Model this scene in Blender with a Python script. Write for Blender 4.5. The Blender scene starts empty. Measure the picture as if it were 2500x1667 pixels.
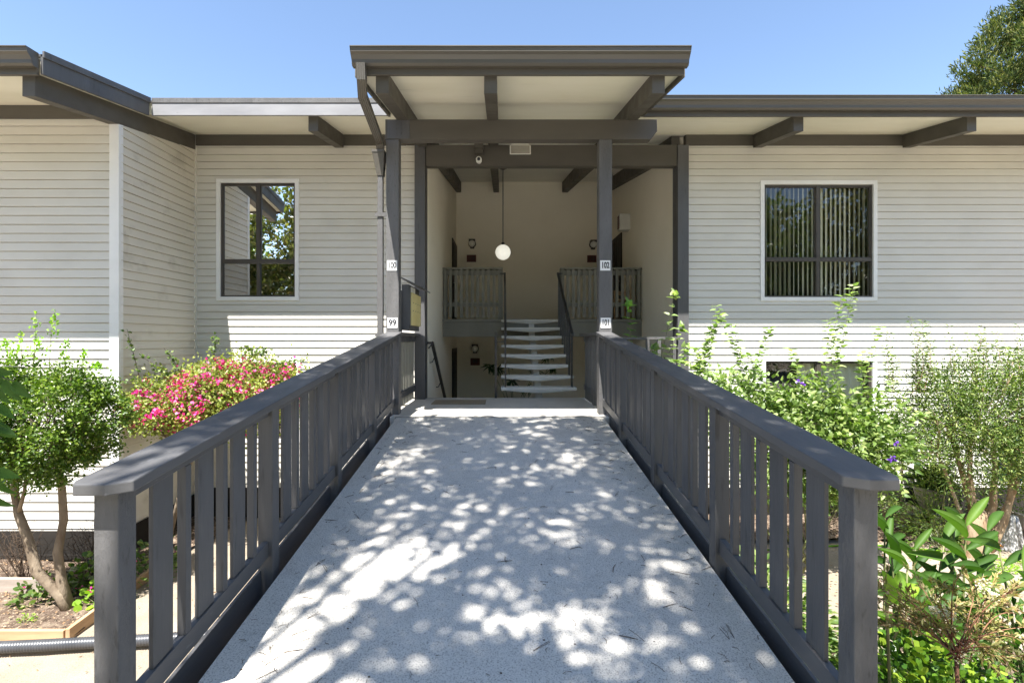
import bpy, math, random
import numpy as np
from mathutils import Vector, Matrix
random.seed(7); RNG = np.random.default_rng(7)
SC = bpy.context.scene; COL = SC.collection
EYE = 0.95; FX = 1200.0; CX = 1225.0; CY = 828.0
def U(px, py, D):
    """point seen at photo position (px,py), D metres in front of the lens"""
    return Vector(((px-CX)/FX*D, D, EYE+(CY-py)/FX*D))
def rz(y): return -0.76+0.1267*y          # ramp surface
# ------------------------------------------------------------------ materials
def nt(name):
    m = bpy.data.materials.new(name); m.use_nodes = True
    n = m.node_tree; n.nodes.clear(); return m, n
def L(n, a, b): n.links.new(a, b)
def node(n, t, **k):
    x = n.nodes.new(t)
    for a, v in k.items():
        if a.startswith('i_'): x.inputs[a[2:].replace('_', ' ')].default_value = v
        else: setattr(x, a, v)
    return x
def ramp(n, fac, stops):
    r = n.nodes.new('ShaderNodeValToRGB'); L(n, fac, r.inputs[0])
    e = r.color_ramp.elements
    while len(e) < len(stops): e.new(0.5)
    for q, (p, c) in zip(e, stops):
        q.position = p; q.color = (c[0], c[1], c[2], 1)
    return r.outputs[0]
def tex(n, scale, sc=(1, 1, 1), detail=4, rough=0.55, kind='noise', coord='Object'):
    tc = n.nodes.new('ShaderNodeTexCoord'); mp = n.nodes.new('ShaderNodeMapping')
    mp.inputs['Scale'].default_value = sc; L(n, tc.outputs[coord], mp.inputs[0])
    if kind == 'noise':
        t = node(n, 'ShaderNodeTexNoise'); t.inputs['Scale'].default_value = scale
        t.inputs['Detail'].default_value = detail; t.inputs['Roughness'].default_value = rough
        L(n, mp.outputs[0], t.inputs['Vector']); return t.outputs['Fac']
    t = node(n, 'ShaderNodeTexVoronoi'); t.inputs['Scale'].default_value = scale
    L(n, mp.outputs[0], t.inputs['Vector']); return t.outputs['Distance']
def mixc(n, fac, a, b, mode='MIX'):
    m = n.nodes.new('ShaderNodeMix'); m.data_type = 'RGBA'; m.blend_type = mode
    if isinstance(fac, float): m.inputs[0].default_value = fac
    else: L(n, fac, m.inputs[0])
    for i, v in ((6, a), (7, b)):
        if isinstance(v, tuple): m.inputs[i].default_value = (v[0], v[1], v[2], 1)
        else: L(n, v, m.inputs[i])
    return m.outputs[2]
def surf(name, stops, scale=3, sc=(1, 1, 1), rough=0.6, bump=0.2, bscale=60, bsc=(1, 1, 1), bdist=0.004, spec=0.4, second=None, detail=4, metal=0.0):
    m, n = nt(name)
    c = ramp(n, tex(n, scale, sc, detail), stops)
    if second:   # (scale, sc, threshold lo, hi, colour, amount)
        f = ramp(n, tex(n, second[0], second[1], 5), [(second[2], (0, 0, 0)), (second[3], (second[5],)*3)])
        c = mixc(n, f, c, second[4])
    b = node(n, 'ShaderNodeBsdfPrincipled'); L(n, c, b.inputs['Base Color'])
    rr = ramp(n, tex(n, scale*2.3, sc), [(0.3, (rough*0.8,)*3), (0.7, (min(1, rough*1.2),)*3)])
    L(n, rr, b.inputs['Roughness'])
    b.inputs['Specular IOR Level'].default_value = spec; b.inputs['Metallic'].default_value = metal
    if bump:
        bp = node(n, 'ShaderNodeBump'); bp.inputs['Strength'].default_value = bump; bp.inputs['Distance'].default_value = bdist
        L(n, tex(n, bscale, bsc, 5, 0.65), bp.inputs['Height']); L(n, bp.outputs[0], b.inputs['Normal'])
    o = node(n, 'ShaderNodeOutputMaterial'); L(n, b.outputs[0], o.inputs[0]); return m
def leafmat(name, a, b, c, trans=0.35, rough=0.45, spec=0.4):
    m, n = nt(name)
    g = node(n, 'ShaderNodeNewGeometry')
    col = ramp(n, g.outputs['Random Per Island'], [(0.0, a), (0.55, b), (1.0, c)])
    f = ramp(n, tex(n, 3.0), [(0.35, (0.75, 0.8, 0.75)), (0.65, (1.15, 1.1, 1.0))])
    col = mixc(n, 1.0, col, f, 'MULTIPLY')
    p = node(n, 'ShaderNodeBsdfPrincipled'); L(n, col, p.inputs['Base Color'])
    p.inputs['Roughness'].default_value = rough; p.inputs['Specular IOR Level'].default_value = spec
    t = node(n, 'ShaderNodeBsdfTranslucent')
    tc = mixc(n, 1.0, col, (1.25, 1.5, 0.55), 'MULTIPLY'); L(n, tc, t.inputs[0])
    mx = node(n, 'ShaderNodeMixShader'); mx.inputs[0].default_value = trans
    L(n, p.outputs[0], mx.inputs[1]); L(n, t.outputs[0], mx.inputs[2])
    o = node(n, 'ShaderNodeOutputMaterial'); L(n, mx.outputs[0], o.inputs[0]); return m
M = {}
PA, PB = (0.078, 0.077, 0.078), (0.101, 0.100, 0.102)
M['paint_v'] = surf('charcoal_paint_upright', [(0.3, PA), (0.7, PB)], 4, (1, 1, .3), .5, .55, 55, (1, 1, .10), .004, .4, second=(34, (1, 1, .10), .60, .70, (.045, .043, .04), .55))
M['paint_y'] = surf('charcoal_paint_along', [(0.3, PA), (0.7, PB)], 4, (1, .3, 1), .42, .45, 55, (1, .08, 1), .003, .45, second=(26, (1, .35, 1), .66, .70, (.19, .19, .195), .45))
M['paint_x'] = surf('charcoal_paint_across', [(0.3, (.074, .067, .056)), (0.7, (.096, .087, .073))], 3, (.3, 1, 1), .55, .35, 50, (.08, 1, 1), .004, .35)
M['fascia_light'] = surf('weathered_grey_fascia', [(0.3, (.20, .20, .21)), (0.7, (.27, .27, .28))], 4, (.3, 1, 1), .6, .35, 40, (.1, 1, 1), .004, .3, second=(9, (.6, 1, 1), .70, .75, (.06, .06, .06), .7))
M['post_plain'] = surf('rough_sawn_post_paint', [(0.3, (.088, .086, .085)), (0.7, (.125, .122, .121))], 7, (1, 1, .22), .6, 1.0, 60, (1, 1, .35), .006, .35, second=(55, (1, 1, .25), .58, .68, (.055, .052, .05), .6))
M['metal_dark'] = surf('dark_gutter_metal', [(0.3, (.076, .068, .056)), (0.7, (.096, .087, .072))], 2, (.2, 1, 1), .38, .06, 30, (1, 1, 1), .002, .5)
M['siding'] = surf('grey_white_lap_siding', [(0.25, (.58, .56, .505)), (0.75, (.65, .63, .575))], .9, (1, 1, 1.6), .5, .10, 25, (.15, 1, 3), .004, .35, second=(1.3, (1, 1, 1.5), .55, .78, (.46, .44, .385), .35))
M['siding_warm'] = surf('cream_lap_siding', [(0.25, (.61, .57, .49)), (0.75, (.68, .64, .56))], .9, (1, 1, 1.6), .5, .10, 25, (1, .15, 3), .004, .35, second=(2.2, (1, 1, 1.2), .56, .75, (.30, .27, .22), .55))
M['trim'] = surf('white_painted_trim', [(0.3, (.72, .72, .71)), (0.7, (.80, .80, .79))], 3, (1, 1, 1), .45, .06, 40, (1, 1, 1), .002, .4)
M['soffit'] = surf('cream_soffit_boards', [(0.3, (.76, .73, .60)), (0.7, (.84, .81, .69))], 2, (.3, 1, 1), .55, .12, 8, (.15, 6, 1), .006, .3, second=(2.2, (.5, 2, 1), .62, .8, (.45, .44, .36), .35))
M['stucco'] = surf('tan_stucco', [(0.3, (.82, .76, .63)), (0.7, (.87, .81, .68))], 1.2, (1, 1, 1), .85, .9, 45, (1, 1, 1), .012, .2)
M['ceiling'] = surf('pale_ceiling_boards', [(0.3, (.76, .74, .67)), (0.7, (.82, .80, .73))], 2, (.3, 1, 1), .6, .1, 8, (.15, 6, 1), .005, .3)
M['bronze'] = surf('brown_window_metal', [(0.3, (.05, .042, .034)), (0.7, (.07, .06, .05))], 5, (1, 1, 1), .4, .05, 30, (1, 1, 1), .001, .5)
M['foundation'] = surf('dark_foundation_board', [(0.3, (.018, .016, .014)), (0.7, (.035, .031, .027))], 2, (1, 1, 1), .7, .3, 30, (1, 1, 1), .006, .2)
def glow(name, col, st):
    m, n = nt(name); p = node(n, 'ShaderNodeBsdfPrincipled'); p.inputs['Base Color'].default_value = (.8, .79, .74, 1); p.inputs['Roughness'].default_value = .3
    c = ramp(n, tex(n, 4), [(.3, tuple(q*.92 for q in col)), (.7, col)]); L(n, c, p.inputs['Emission Color']); p.inputs['Emission Strength'].default_value = st
    o = node(n, 'ShaderNodeOutputMaterial'); L(n, p.outputs[0], o.inputs[0]); return m
M['lit_globe'] = glow('lit_opal_globe', (1, .97, .84), .20)
M['white_mat'] = surf('lamp_white', [(0.3, (.75, .74, .68)), (0.7, (.80, .79, .73))], 3, (1, 1, 1), .35, 0, spec=.5)
M['black_metal'] = surf('black_iron', [(0.3, (.018, .018, .018)), (0.7, (.03, .03, .03))], 6, (1, 1, 1), .4, .1, 60, (1, 1, 1), .001, .5)
M['door'] = surf('dark_brown_door', [(0.3, (.022, .017, .014)), (0.7, (.035, .027, .022))], 6, (6, 6, .4), .5, .2, 30, (4, 4, .3), .003, .3)
M['balcony'] = surf('olive_grey_balcony_paint', [(0.3, (.17, .165, .135)), (0.7, (.22, .215, .18))], 3, (1, 1, .3), .6, .2, 40, (1, 1, .2), .003, .3)
M['stairc'] = surf('pale_precast_stair', [(0.3, (.55, .54, .50)), (0.7, (.64, .63, .59))], 6, (1, 1, 1), .7, .3, 90, (1, 1, 1), .003, .2)
M['brown'] = surf('dark_wood', [(0.3, (.05, .035, .02)), (0.7, (.09, .06, .035))], 5, (1, 1, .2), .6, .2, 40, (1, 1, .2), .003, .2)
M['mailyellow'] = surf('yellowed_mailbox_door', [(0.3, (.62, .52, .22)), (0.7, (.70, .60, .28))], 4, (1, 1, 1), .45, .05, 40, (1, 1, 1), .002, .4)
M['ink'] = surf('black_ink', [(0.3, (.02, .02, .025)), (0.7, (.03, .03, .035))], 4, (1, 1, 1), .5, 0)
M['redsign'] = surf('dark_red_plaque', [(0.3, (.09, .025, .02)), (0.7, (.13, .035, .028))], 8, (1, 1, 1), .5, .1, 60, (1, 1, 1), .002, .3)
M['bark'] = surf('grey_tan_bark', [(0.3, (.16, .12, .085)), (0.7, (.32, .26, .19))], 9, (1, 1, .5), .85, .9, 35, (1, 1, .35), .012, .15)
M['bark_dark'] = surf('dark_bark', [(0.3, (.05, .035, .025)), (0.7, (.12, .085, .06))], 12, (1, 1, .5), .85, .8, 40, (1, 1, .4), .01, .15)
M['bark_red'] = surf('peeling_tan_bark', [(0.3, (.26, .16, .09)), (0.55, (.36, .27, .18)), (0.8, (.5, .42, .32))], 9, (1, 1, .25), .8, .8, 30, (1, 1, .25), .012, .15)
M['twig_red'] = surf('reddish_twigs', [(0.3, (.16, .06, .04)), (0.7, (.30, .16, .08))], 9, (1, 1, 1), .6, 0)
M['twig_green'] = surf('green_stems', [(0.3, (.12, .16, .05)), (0.7, (.22, .20, .09))], 9, (1, 1, 1), .6, 0)
M['timber'] = surf('orange_tan_timber', [(0.3, (.36, .22, .12)), (0.7, (.50, .34, .20))], 4, (.4, .4, 3), .7, .35, 30, (.2, .2, 2), .006, .2)
M['timber_grey'] = surf('weathered_timber', [(0.3, (.30, .25, .21)), (0.7, (.42, .36, .31))], 4, (.4, .4, 3), .75, .35, 30, (.2, .2, 2), .006, .2)
M['barrel'] = surf('weathered_barrel_staves', [(0.35, (.16, .11, .085)), (0.65, (.36, .28, .23))], 22, (1, 1, .1), .75, .5, 40, (1, 1, .1), .006, .2)
M['ceramic'] = surf('grey_glazed_clay', [(0.3, (.26, .24, .20)), (0.7, (.36, .34, .29))], 6, (1, 1, 1), .35, .1, 20, (1, 1, 1), .004, .5)
M['terracotta'] = surf('terracotta', [(0.3, (.42, .16, .08)), (0.7, (.52, .22, .12))], 6, (1, 1, 1), .75, .2, 40, (1, 1, 1), .004, .2)
M['soil'] = surf('garden_soil', [(0.3, (.07, .05, .035)), (0.5, (.14, .10, .075)), (0.72, (.30, .24, .18))], 9, (1, 1, 1), .95, 1.0, 25, (1, 1, 1), .05, .1, second=(38, (1, 1, 1), .58, .64, (.45, .36, .26), .9), detail=8)
M['bounce_road'] = surf('pale_bounce_road', [(0.3, (.46, .43, .37)), (0.7, (.54, .51, .45))], 2, (1, 1, 1), .85, .5, 120, (1, 1, 1), .006, .2)  # unseen road, made pale to bounce warm fill onto soffits and walls
M['hose'] = surf('grey_corrugated_hose', [(0.3, (.045, .048, .055)), (0.7, (.07, .073, .08))], 4, (1, 1, 1), .35, 0, spec=.6)
M['petal'] = leafmat('magenta_bracts', (.62, .01, .18), (.76, .03, .33), (.82, .26, .56), .25, .5)
M['petal_purple'] = leafmat('violet_petals', (.10, .03, .35), (.16, .05, .5), (.22, .08, .55), .3)
M['petal_white'] = leafmat('small_white_blossom', (.55, .50, .40), (.72, .66, .55), (.85, .80, .70), .2)
M['petal_orange'] = leafmat('orange_blossom', (.7, .2, .02), (.8, .3, .03), (.8, .4, .05), .3)
M['leaf_box'] = leafmat('glossy_hedge_leaves', (.045, .095, .011), (.10, .17, .024), (.24, .32, .055), .35, .35, .5)
M['leaf_boug'] = leafmat('vine_leaves_light', (.17, .22, .04), (.30, .35, .09), (.45, .47, .18), .38)
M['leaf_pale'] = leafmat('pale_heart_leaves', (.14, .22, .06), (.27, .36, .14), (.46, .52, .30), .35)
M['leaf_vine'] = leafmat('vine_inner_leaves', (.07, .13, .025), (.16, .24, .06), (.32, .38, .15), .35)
M['leaf_fresh'] = leafmat('fresh_green_leaves', (.10, .24, .05), (.16, .33, .07), (.22, .42, .10), .45)
M['leaf_mid'] = leafmat('mid_green_leaves', (.06, .12, .02), (.12, .19, .045), (.24, .29, .09), .32)
M['leaf_myrtle'] = leafmat('narrow_olive_leaves', (.05, .095, .018), (.12, .19, .04), (.33, .38, .13), .32)
M['leaf_canna'] = leafmat('broad_ginger_leaves', (.035, .085, .014), (.055, .12, .022), (.12, .21, .035), .30, .55, .25)
M['leaf_lime'] = leafmat('lime_young_leaf', (.20, .38, .03), (.26, .44, .04), (.30, .48, .05), .45)
M['leaf_nandina'] = leafmat('olive_brown_leaves', (.20, .19, .07), (.30, .30, .10), (.44, .30, .17), .3)
M['leaf_round'] = leafmat('small_round_leaves', (.04, .11, .012), (.10, .20, .02), (.30, .40, .05), .3, .32, .5)
M['leaf_dark'] = leafmat('dark_glossy_leaves', (.02, .05, .015), (.035, .08, .022), (.06, .12, .035), .2, .3, .5)
M['leaf_white'] = leafmat('variegated_leaves', (.45, .52, .30), (.60, .64, .48), (.70, .72, .62), .3)
M['leaf_conifer'] = leafmat('conifer_sprays', (.028, .055, .016), (.075, .105, .03), (.22, .22, .07), .25, .7, .2)
M['leaf_tree'] = leafmat('tree_leaves', (.07, .12, .025), (.13, .19, .045), (.22, .26, .08), .42)
M['leaf_tree_b'] = leafmat('tree_leaves_b', (.08, .10, .025), (.16, .17, .05), (.27, .22, .09), .3)
M['leaf_dry'] = leafmat('dry_litter', (.20, .11, .06), (.32, .20, .12), (.45, .32, .2), .1)
M['white_cloth'] = surf('white_weathered_cover', [(0.3, (.42, .42, .42)), (0.7, (.68, .68, .67))], 14, (1, 1, .15), .8, .6, 30, (1, 1, .2), .02, .2)
M['blue_cloth'] = surf('teal_and_violet_cloth', [(0.40, (.02, .25, .42)), (0.52, (.03, .40, .55)), (0.56, (.08, .05, .35)), (0.8, (.6, .7, .75))], 9, (1, 1, .4), .8, .2, 20, (1, 1, 1), .01, .2)
# concrete deck
def concrete(name, a, b, spk=0.5, bump=.5):
    m, n = nt(name)
    c = ramp(n, tex(n, 1.4, (1, 1, 1), 6), [(.3, a), (.7, b)])
    c2 = ramp(n, tex(n, 140, (1, 1, 1), 3, .7), [(.36, (.30,)*3), (.50, (1,)*3), (.66, (1.0,)*3), (.74, (1.3,)*3)])
    c = mixc(n, spk, c, mixc(n, 1.0, c, c2, 'MULTIPLY'))
    v = ramp(n, tex(n, 9, (1, 1, 1), 8, .7), [(.30, (.72,)*3), (.48, (1,)*3)])
    c = mixc(n, .5, c, mixc(n, 1.0, c, v, 'MULTIPLY'))
    p = node(n, 'ShaderNodeBsdfPrincipled'); L(n, c, p.inputs['Base Color']); p.inputs['Roughness'].default_value = .85
    p.inputs['Specular IOR Level'].default_value = .25
    bp = node(n, 'ShaderNodeBump'); bp.inputs['Strength'].default_value = bump; bp.inputs['Distance'].default_value = .004
    L(n, tex(n, 160, (1, 1, 1), 4, .7), bp.inputs['Height']); L(n, bp.outputs[0], p.inputs['Normal'])
    o = node(n, 'ShaderNodeOutputMaterial'); L(n, p.outputs[0], o.inputs[0]); return m
M['deck'] = concrete('speckled_concrete', (.56, .53, .48), (.64, .61, .555), .75, .7)
M['landing'] = concrete('smooth_concrete', (.52, .49, .44), (.59, .56, .51), .25, .3)
M['ground'] = concrete('pale_sandy_ground', (.26, .215, .16), (.36, .305, .24), .7, 1.0)
def glassmat(name, refl, tint):
    m, n = nt(name)
    t = node(n, 'ShaderNodeBsdfTransparent'); t.inputs[0].default_value = (tint[0], tint[1], tint[2], 1)
    g = node(n, 'ShaderNodeBsdfGlossy'); g.inputs['Roughness'].default_value = 0.0
    lw = node(n, 'ShaderNodeLayerWeight'); lw.inputs[0].default_value = refl
    mx = node(n, 'ShaderNodeMixShader'); ma = node(n, 'ShaderNodeMath', operation='ADD'); ma.inputs[1].default_value = refl*.55; ma.use_clamp = True
    L(n, lw.outputs['Fresnel'], ma.inputs[0]); L(n, ma.outputs[0], mx.inputs[0]); L(n, t.outputs[0], mx.inputs[1]); L(n, g.outputs[0], mx.inputs[2])
    bp = node(n, 'ShaderNodeBump'); bp.inputs['Strength'].default_value = .03; bp.inputs['Distance'].default_value = .02
    L(n, tex(n, 1.5), bp.inputs['Height']); L(n, bp.outputs[0], g.inputs['Normal'])
    o = node(n, 'ShaderNodeOutputMaterial'); L(n, mx.outputs[0], o.inputs[0]); return m
M['glass'] = glassmat('reflective_window_glass', .62, (.5, .5, .48))
M['glass_b'] = glassmat('clear_window_glass', .15, (.96, .97, .92))
M['room'] = surf('darkened_room', [(0.3, (.05, .045, .04)), (0.7, (.07, .065, .055))], 1, (1, 1, 1), .9, 0)  # dark base colour stands in for the unlit interior
M['blind'] = surf('cream_blind_slat', [(0.3, (.66, .64, .52)), (0.7, (.74, .72, .60))], 3, (1, 1, .1), .6, 0)
M['mat'] = surf('brown_doormat', [(0.3, (.26, .21, .15)), (0.7, (.36, .30, .22))], 40, (1, 1, 1), .95, 1, 120, (1, 1, 1), .01, .1)
M['steel'] = surf('dull_galvanised', [(0.3, (.25, .25, .24)), (0.7, (.34, .34, .33))], 9, (1, 1, 1), .45, 0, metal=.6)
# ------------------------------------------------------------------ mesh tools
class MB:
    def __init__(s): s.v = []; s.f = []; s.mi = []
    def quad(s, a, b, c, d, mi=0):
        i = len(s.v); s.v += [tuple(a), tuple(b), tuple(c), tuple(d)]; s.f.append((i, i+1, i+2, i+3)); s.mi.append(mi); return s
    def hexa(s, p, mi=0):   # 8 pts: bottom 4 ccw, top 4
        i = len(s.v); s.v += [tuple(q) for q in p]
        for f in ((3, 2, 1, 0), (4, 5, 6, 7), (0, 1, 5, 4), (1, 2, 6, 5), (2, 3, 7, 6), (3, 0, 4, 7)):
            s.f.append(tuple(i+k for k in f)); s.mi.append(mi)
        return s
    def box(s, x0, x1, y0, y1, z0, z1, mi=0, dz=0.0):   # dz: rise of the far (y1) end
        return s.hexa([(x0, y0, z0), (x1, y0, z0), (x1, y1, z0+dz), (x0, y1, z0+dz), (x0, y0, z1), (x1, y0, z1), (x1, y1, z1+dz), (x0, y1, z1+dz)], mi)
    def prism(s, poly, a, b, mi=0):   # poly list of Vector offsets, extruded from a to b
        n = len(poly); i = len(s.v); a = Vector(a); b = Vector(b)
        s.v += [tuple(a+Vector(p)) for p in poly]+[tuple(b+Vector(p)) for p in poly]
        s.f.append(tuple(range(i, i+n))[::-1]); s.f.append(tuple(range(i+n, i+2*n))); s.mi += [mi, mi]
        for k in range(n):
            s.f.append((i+k, i+(k+1) % n, i+n+(k+1) % n, i+n+k)); s.mi.append(mi)
        return s
    def tube(s, pts, r, n=8, mi=0):
        pts = [Vector(p) for p in pts]; rs = r if isinstance(r, (list, tuple)) else [r]*len(pts)
        i0 = len(s.v); up = Vector((0.13, 0.21, 1)).normalized()
        for k, p in enumerate(pts):
            t = (pts[min(k+1, len(pts)-1)]-pts[max(k-1, 0)])
            if t.length < 1e-9: t = Vector((0, 0, 1))
            t.normalize()
            a = t.cross(up)
            if a.length < .1: a = t.cross(Vector((1, 0, 0)))
            a.normalize(); b = t.cross(a)
            for j in range(n):
                w = 2*math.pi*j/n; s.v.append(tuple(p+(a*math.cos(w)+b*math.sin(w))*rs[k]))
        for k in range(len(pts)-1):
            for j in range(n):
                q = i0+k*n; s.f.append((q+j, q+(j+1) % n, q+n+(j+1) % n, q+n+j)); s.mi.append(mi)
        s.f.append(tuple(i0+j for j in range(n))[::-1]); s.mi.append(mi)
        e = i0+(len(pts)-1)*n; s.f.append(tuple(e+j for j in range(n))); s.mi.append(mi); return s
    def lathe(s, prof, c, n=28, mi=0, axis='z'):
        i0 = len(s.v)
        for r, h in prof:
            for j in range(n):
                w = 2*math.pi*j/n
                d = (r*math.cos(w), r*math.sin(w), h) if axis == 'z' else (r*math.cos(w), h, r*math.sin(w))
                s.v.append((c[0]+d[0], c[1]+d[1], c[2]+d[2]))
        for k in range(len(prof)-1):
            for j in range(n):
                q = i0+k*n; s.f.append((q+j, q+(j+1) % n, q+n+(j+1) % n, q+n+j)); s.mi.append(mi)
        return s
    def build(s, name, mat, parent=None, smooth=False, bevel=0):
        me = bpy.data.meshes.new(name); me.from_pydata(s.v, [], s.f)
        mats = mat if isinstance(mat, (list, tuple)) else [mat]
        for q in mats: me.materials.append(q)
        if len(mats) > 1: me.polygons.foreach_set('material_index', s.mi)
        me.update()
        import bmesh
        bm = bmesh.new(); bm.from_mesh(me); bmesh.ops.recalc_face_normals(bm, faces=bm.faces); bm.to_mesh(me); bm.free()
        if smooth: me.polygons.foreach_set('use_smooth', [True]*len(me.polygons))
        return link(name, me, parent, bevel)
def link(name, me, parent=None, bevel=0):
    o = bpy.data.objects.new(name, me); COL.objects.link(o)
    if parent:
        o.parent = parent; o.matrix_parent_inverse = Matrix.Translation(-world(parent))
    if bevel:
        b = o.modifiers.new('edge', 'BEVEL'); b.width = bevel; b.segments = 2; b.limit_method = 'ANGLE'; b.harden_normals = False
    return o
def world(o):
    return o.location.copy() if o.parent is None else Vector((0, 0, 0))   # parts keep world coordinates in their mesh
def thing(name, label, cat, loc=(0, 0, 0), group=None):
    o = bpy.data.objects.new(name, None); COL.objects.link(o); o.location = loc; o.empty_display_size = .1
    o['label'] = label; o['category'] = cat
    if group: o['group'] = group
    return o
def tag(o, label, cat, group=None):
    o['label'] = label; o['category'] = cat
    if group: o['group'] = group
    return o
def struct(o): o['kind'] = 'structure'; return o
T_SMALL = ([(0, 0, 0), (.5, .45, .12), (0, 1, -.05), (-.5, .45, .12)], [(0, 1, 2), (0, 2, 3)])
T_HEART = ([(0, .08, 0), (.36, 0, .05), (.5, .28, .1), (.27, .68, .05), (0, 1, -.12), (-.27, .68, .05), (-.5, .28, .1), (-.36, 0, .05), (0, .38, 0), (0, .7, -.03)],
           [(0, 1, 2, 8), (8, 2, 3, 9), (9, 3, 4), (0, 8, 6, 7), (8, 9, 5, 6), (9, 4, 5)])
def t_long(k=7, droop=.35, fold=.22, peak=.45):
    v = []; f = []
    for i in range(k+1):
        t = i/k; w = .5*math.sin(math.pi*min(1, t**(math.log(.5)/math.log(peak))))**.8 if 0 < t < 1 else 0.0
        z = -droop*t*t
        v += [(-w, t*(1-.12*droop*t), z+fold*w), (0, t*(1-.12*droop*t), z), (w, t*(1-.12*droop*t), z+fold*w)]
    for i in range(k):
        a = i*3; f += [(a, a+1, a+4, a+3), (a+1, a+2, a+5, a+4)]
    return v, f
T_LONG = t_long(); T_MID = t_long(4, .15, .2)
T_ROUND = ([(0, 0, 0), (.38, .2, .05), (.5, .55, .08), (.25, .92, .03), (-.25, .92, .03), (-.5, .55, .08), (-.38, .2, .05)], [(0, 1, 2, 3, 4, 5, 6)])
def norm(a): return a/np.maximum(1e-9, np.linalg.norm(a, axis=-1, keepdims=True))
def leaves(name, P, D, N, Ln, W, mat, parent=None, tmpl=T_SMALL, smooth=False):
    P = np.asarray(P, float); D = norm(np.asarray(D, float)); N = np.asarray(N, float)
    S = norm(np.cross(D, N)); N = np.cross(S, D)
    n = len(P); tv = np.array(tmpl[0], float); m = len(tv)
    Ln = np.broadcast_to(np.asarray(Ln, float), (n,))[:, None, None]; W = np.broadcast_to(np.asarray(W, float), (n,))[:, None, None]
    V = P[:, None, :]+Ln*tv[None, :, 1:2]*D[:, None, :]+W*tv[None, :, 0:1]*S[:, None, :]+Ln*tv[None, :, 2:3]*N[:, None, :]
    V = V.reshape(-1, 3); me = bpy.data.meshes.new(name)
    me.vertices.add(len(V)); me.vertices.foreach_set('co', V.ravel())
    lf = [np.array(f) for f in tmpl[1]]; tot = [len(f) for f in tmpl[1]]; flat = np.concatenate(lf)
    idx = (np.arange(n)[:, None]*m+flat[None, :]).ravel(); lt = np.tile(np.array(tot), n)
    me.loops.add(len(idx)); me.loops.foreach_set('vertex_index', idx.astype(np.int32))
    me.polygons.add(len(lt)); ls = np.concatenate([[0], np.cumsum(lt)[:-1]])
    me.polygons.foreach_set('loop_start', ls.astype(np.int32)); me.polygons.foreach_set('loop_total', lt.astype(np.int32))
    me.materials.append(mat); me.update(calc_edges=True); me.validate()
    if smooth: me.polygons.foreach_set('use_smooth', [True]*len(me.polygons))
    return link(name, me, parent)
def rnd(n, s=1.0): return RNG.normal(0, s, (n, 3))
def ell(n, c, r, inner=.35):
    d = norm(rnd(n)); k = (inner+(1-inner)*RNG.random((n, 1))**.5); ph = RNG.uniform(0, 6.3, 4)
    k = k*(1+.13*np.sin(4*np.arctan2(d[:, 1:2], d[:, 0:1])+ph[0])*np.cos(3*d[:, 2:3]+ph[1])+.12*np.sin(7*d[:, 0:1]+ph[2])*np.sin(6*d[:, 2:3]+ph[3]))
    return np.array(c)+d*k*np.array(r), d
def clusters(C, Dc, per, rad, up=.5):
    """leaf points round cluster centres C (k,3) with outward dir Dc"""
    k = len(C); P = np.repeat(C, per, 0)+rnd(k*per, rad*.6)
    D = np.repeat(Dc, per, 0)*.7+rnd(k*per, .7)+np.array([0, 0, .15])
    N = rnd(k*per, .45)+np.repeat(Dc, per, 0)*.5+np.array([0, 0, up])
    return P, D, N
def merge(o, p):
    import bmesh
    bm = bmesh.new(); bm.from_mesh(o.data); k = len(bm.faces); n = len(o.data.materials)
    bm.from_mesh(p.data); bm.faces.ensure_lookup_table()
    for f in bm.faces[k:]: f.material_index = n
    bm.to_mesh(o.data); bm.free(); o.data.materials.append(p.data.materials[0]); bpy.data.objects.remove(p); return o
def bez(a, b, bend, n=6):
    a = Vector(a); b = Vector(b); m = (a+b)/2+Vector(bend)
    return [a*(1-t)**2+m*2*t*(1-t)+b*t*t for t in [i/n for i in range(n+1)]]
def rv(s): return Vector((random.gauss(0, s), random.gauss(0, s), random.gauss(0, s)))
def text_mesh(body, size, name, mat, parent, loc, rot=(math.pi/2, 0, 0), extr=.0008, sx=1.0, bold=.0):
    cu = bpy.data.curves.new(name, 'FONT'); cu.body = body; cu.size = size; cu.extrude = extr; cu.align_x = 'CENTER'; cu.align_y = 'CENTER'; cu.offset = bold
    t = bpy.data.objects.new(name, cu); COL.objects.link(t); bpy.context.view_layer.update()
    me = bpy.data.meshes.new_from_object(t.evaluated_get(bpy.context.evaluated_depsgraph_get()))
    bpy.data.objects.remove(t)
    R = Matrix.LocRotScale(Vector(loc), __import__('mathutils').Euler(rot).to_quaternion(), Vector((sx, 1, 1)))
    me.transform(R); me.materials.clear(); me.materials.append(mat)
    return link(name, me, parent)
# ------------------------------------------------------------------ world, sun, camera
SUN_EL = math.radians(64.7); SUN_AZ = math.radians(15)
w = bpy.data.worlds.new('World'); SC.world = w; w.use_nodes = True
bg = w.node_tree.nodes['Background']; sk = w.node_tree.nodes.new('ShaderNodeTexSky'); sk.sky_type = 'NISHITA'; sk.sun_disc = False
sk.sun_elevation = SUN_EL; sk.sun_rotation = math.pi+SUN_AZ; sk.air_density = 1.0; sk.dust_density = .4; sk.ozone_density = 1.0; sk.altitude = 50
w.node_tree.links.new(sk.outputs[0], bg.inputs[0]); bg.inputs[1].default_value = .088
sl = bpy.data.lights.new('sun', 'SUN'); sl.energy = 4.8; sl.angle = math.radians(.53); sl.color = (1, .965, .91)
so = bpy.data.objects.new('sun', sl); COL.objects.link(so)
LD = Vector((math.sin(SUN_AZ)*math.cos(SUN_EL), math.cos(SUN_AZ)*math.cos(SUN_EL), -math.sin(SUN_EL)))
so.rotation_euler = LD.to_track_quat('-Z', 'Y').to_euler(); so.location = (-3, -10, 20)
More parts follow.
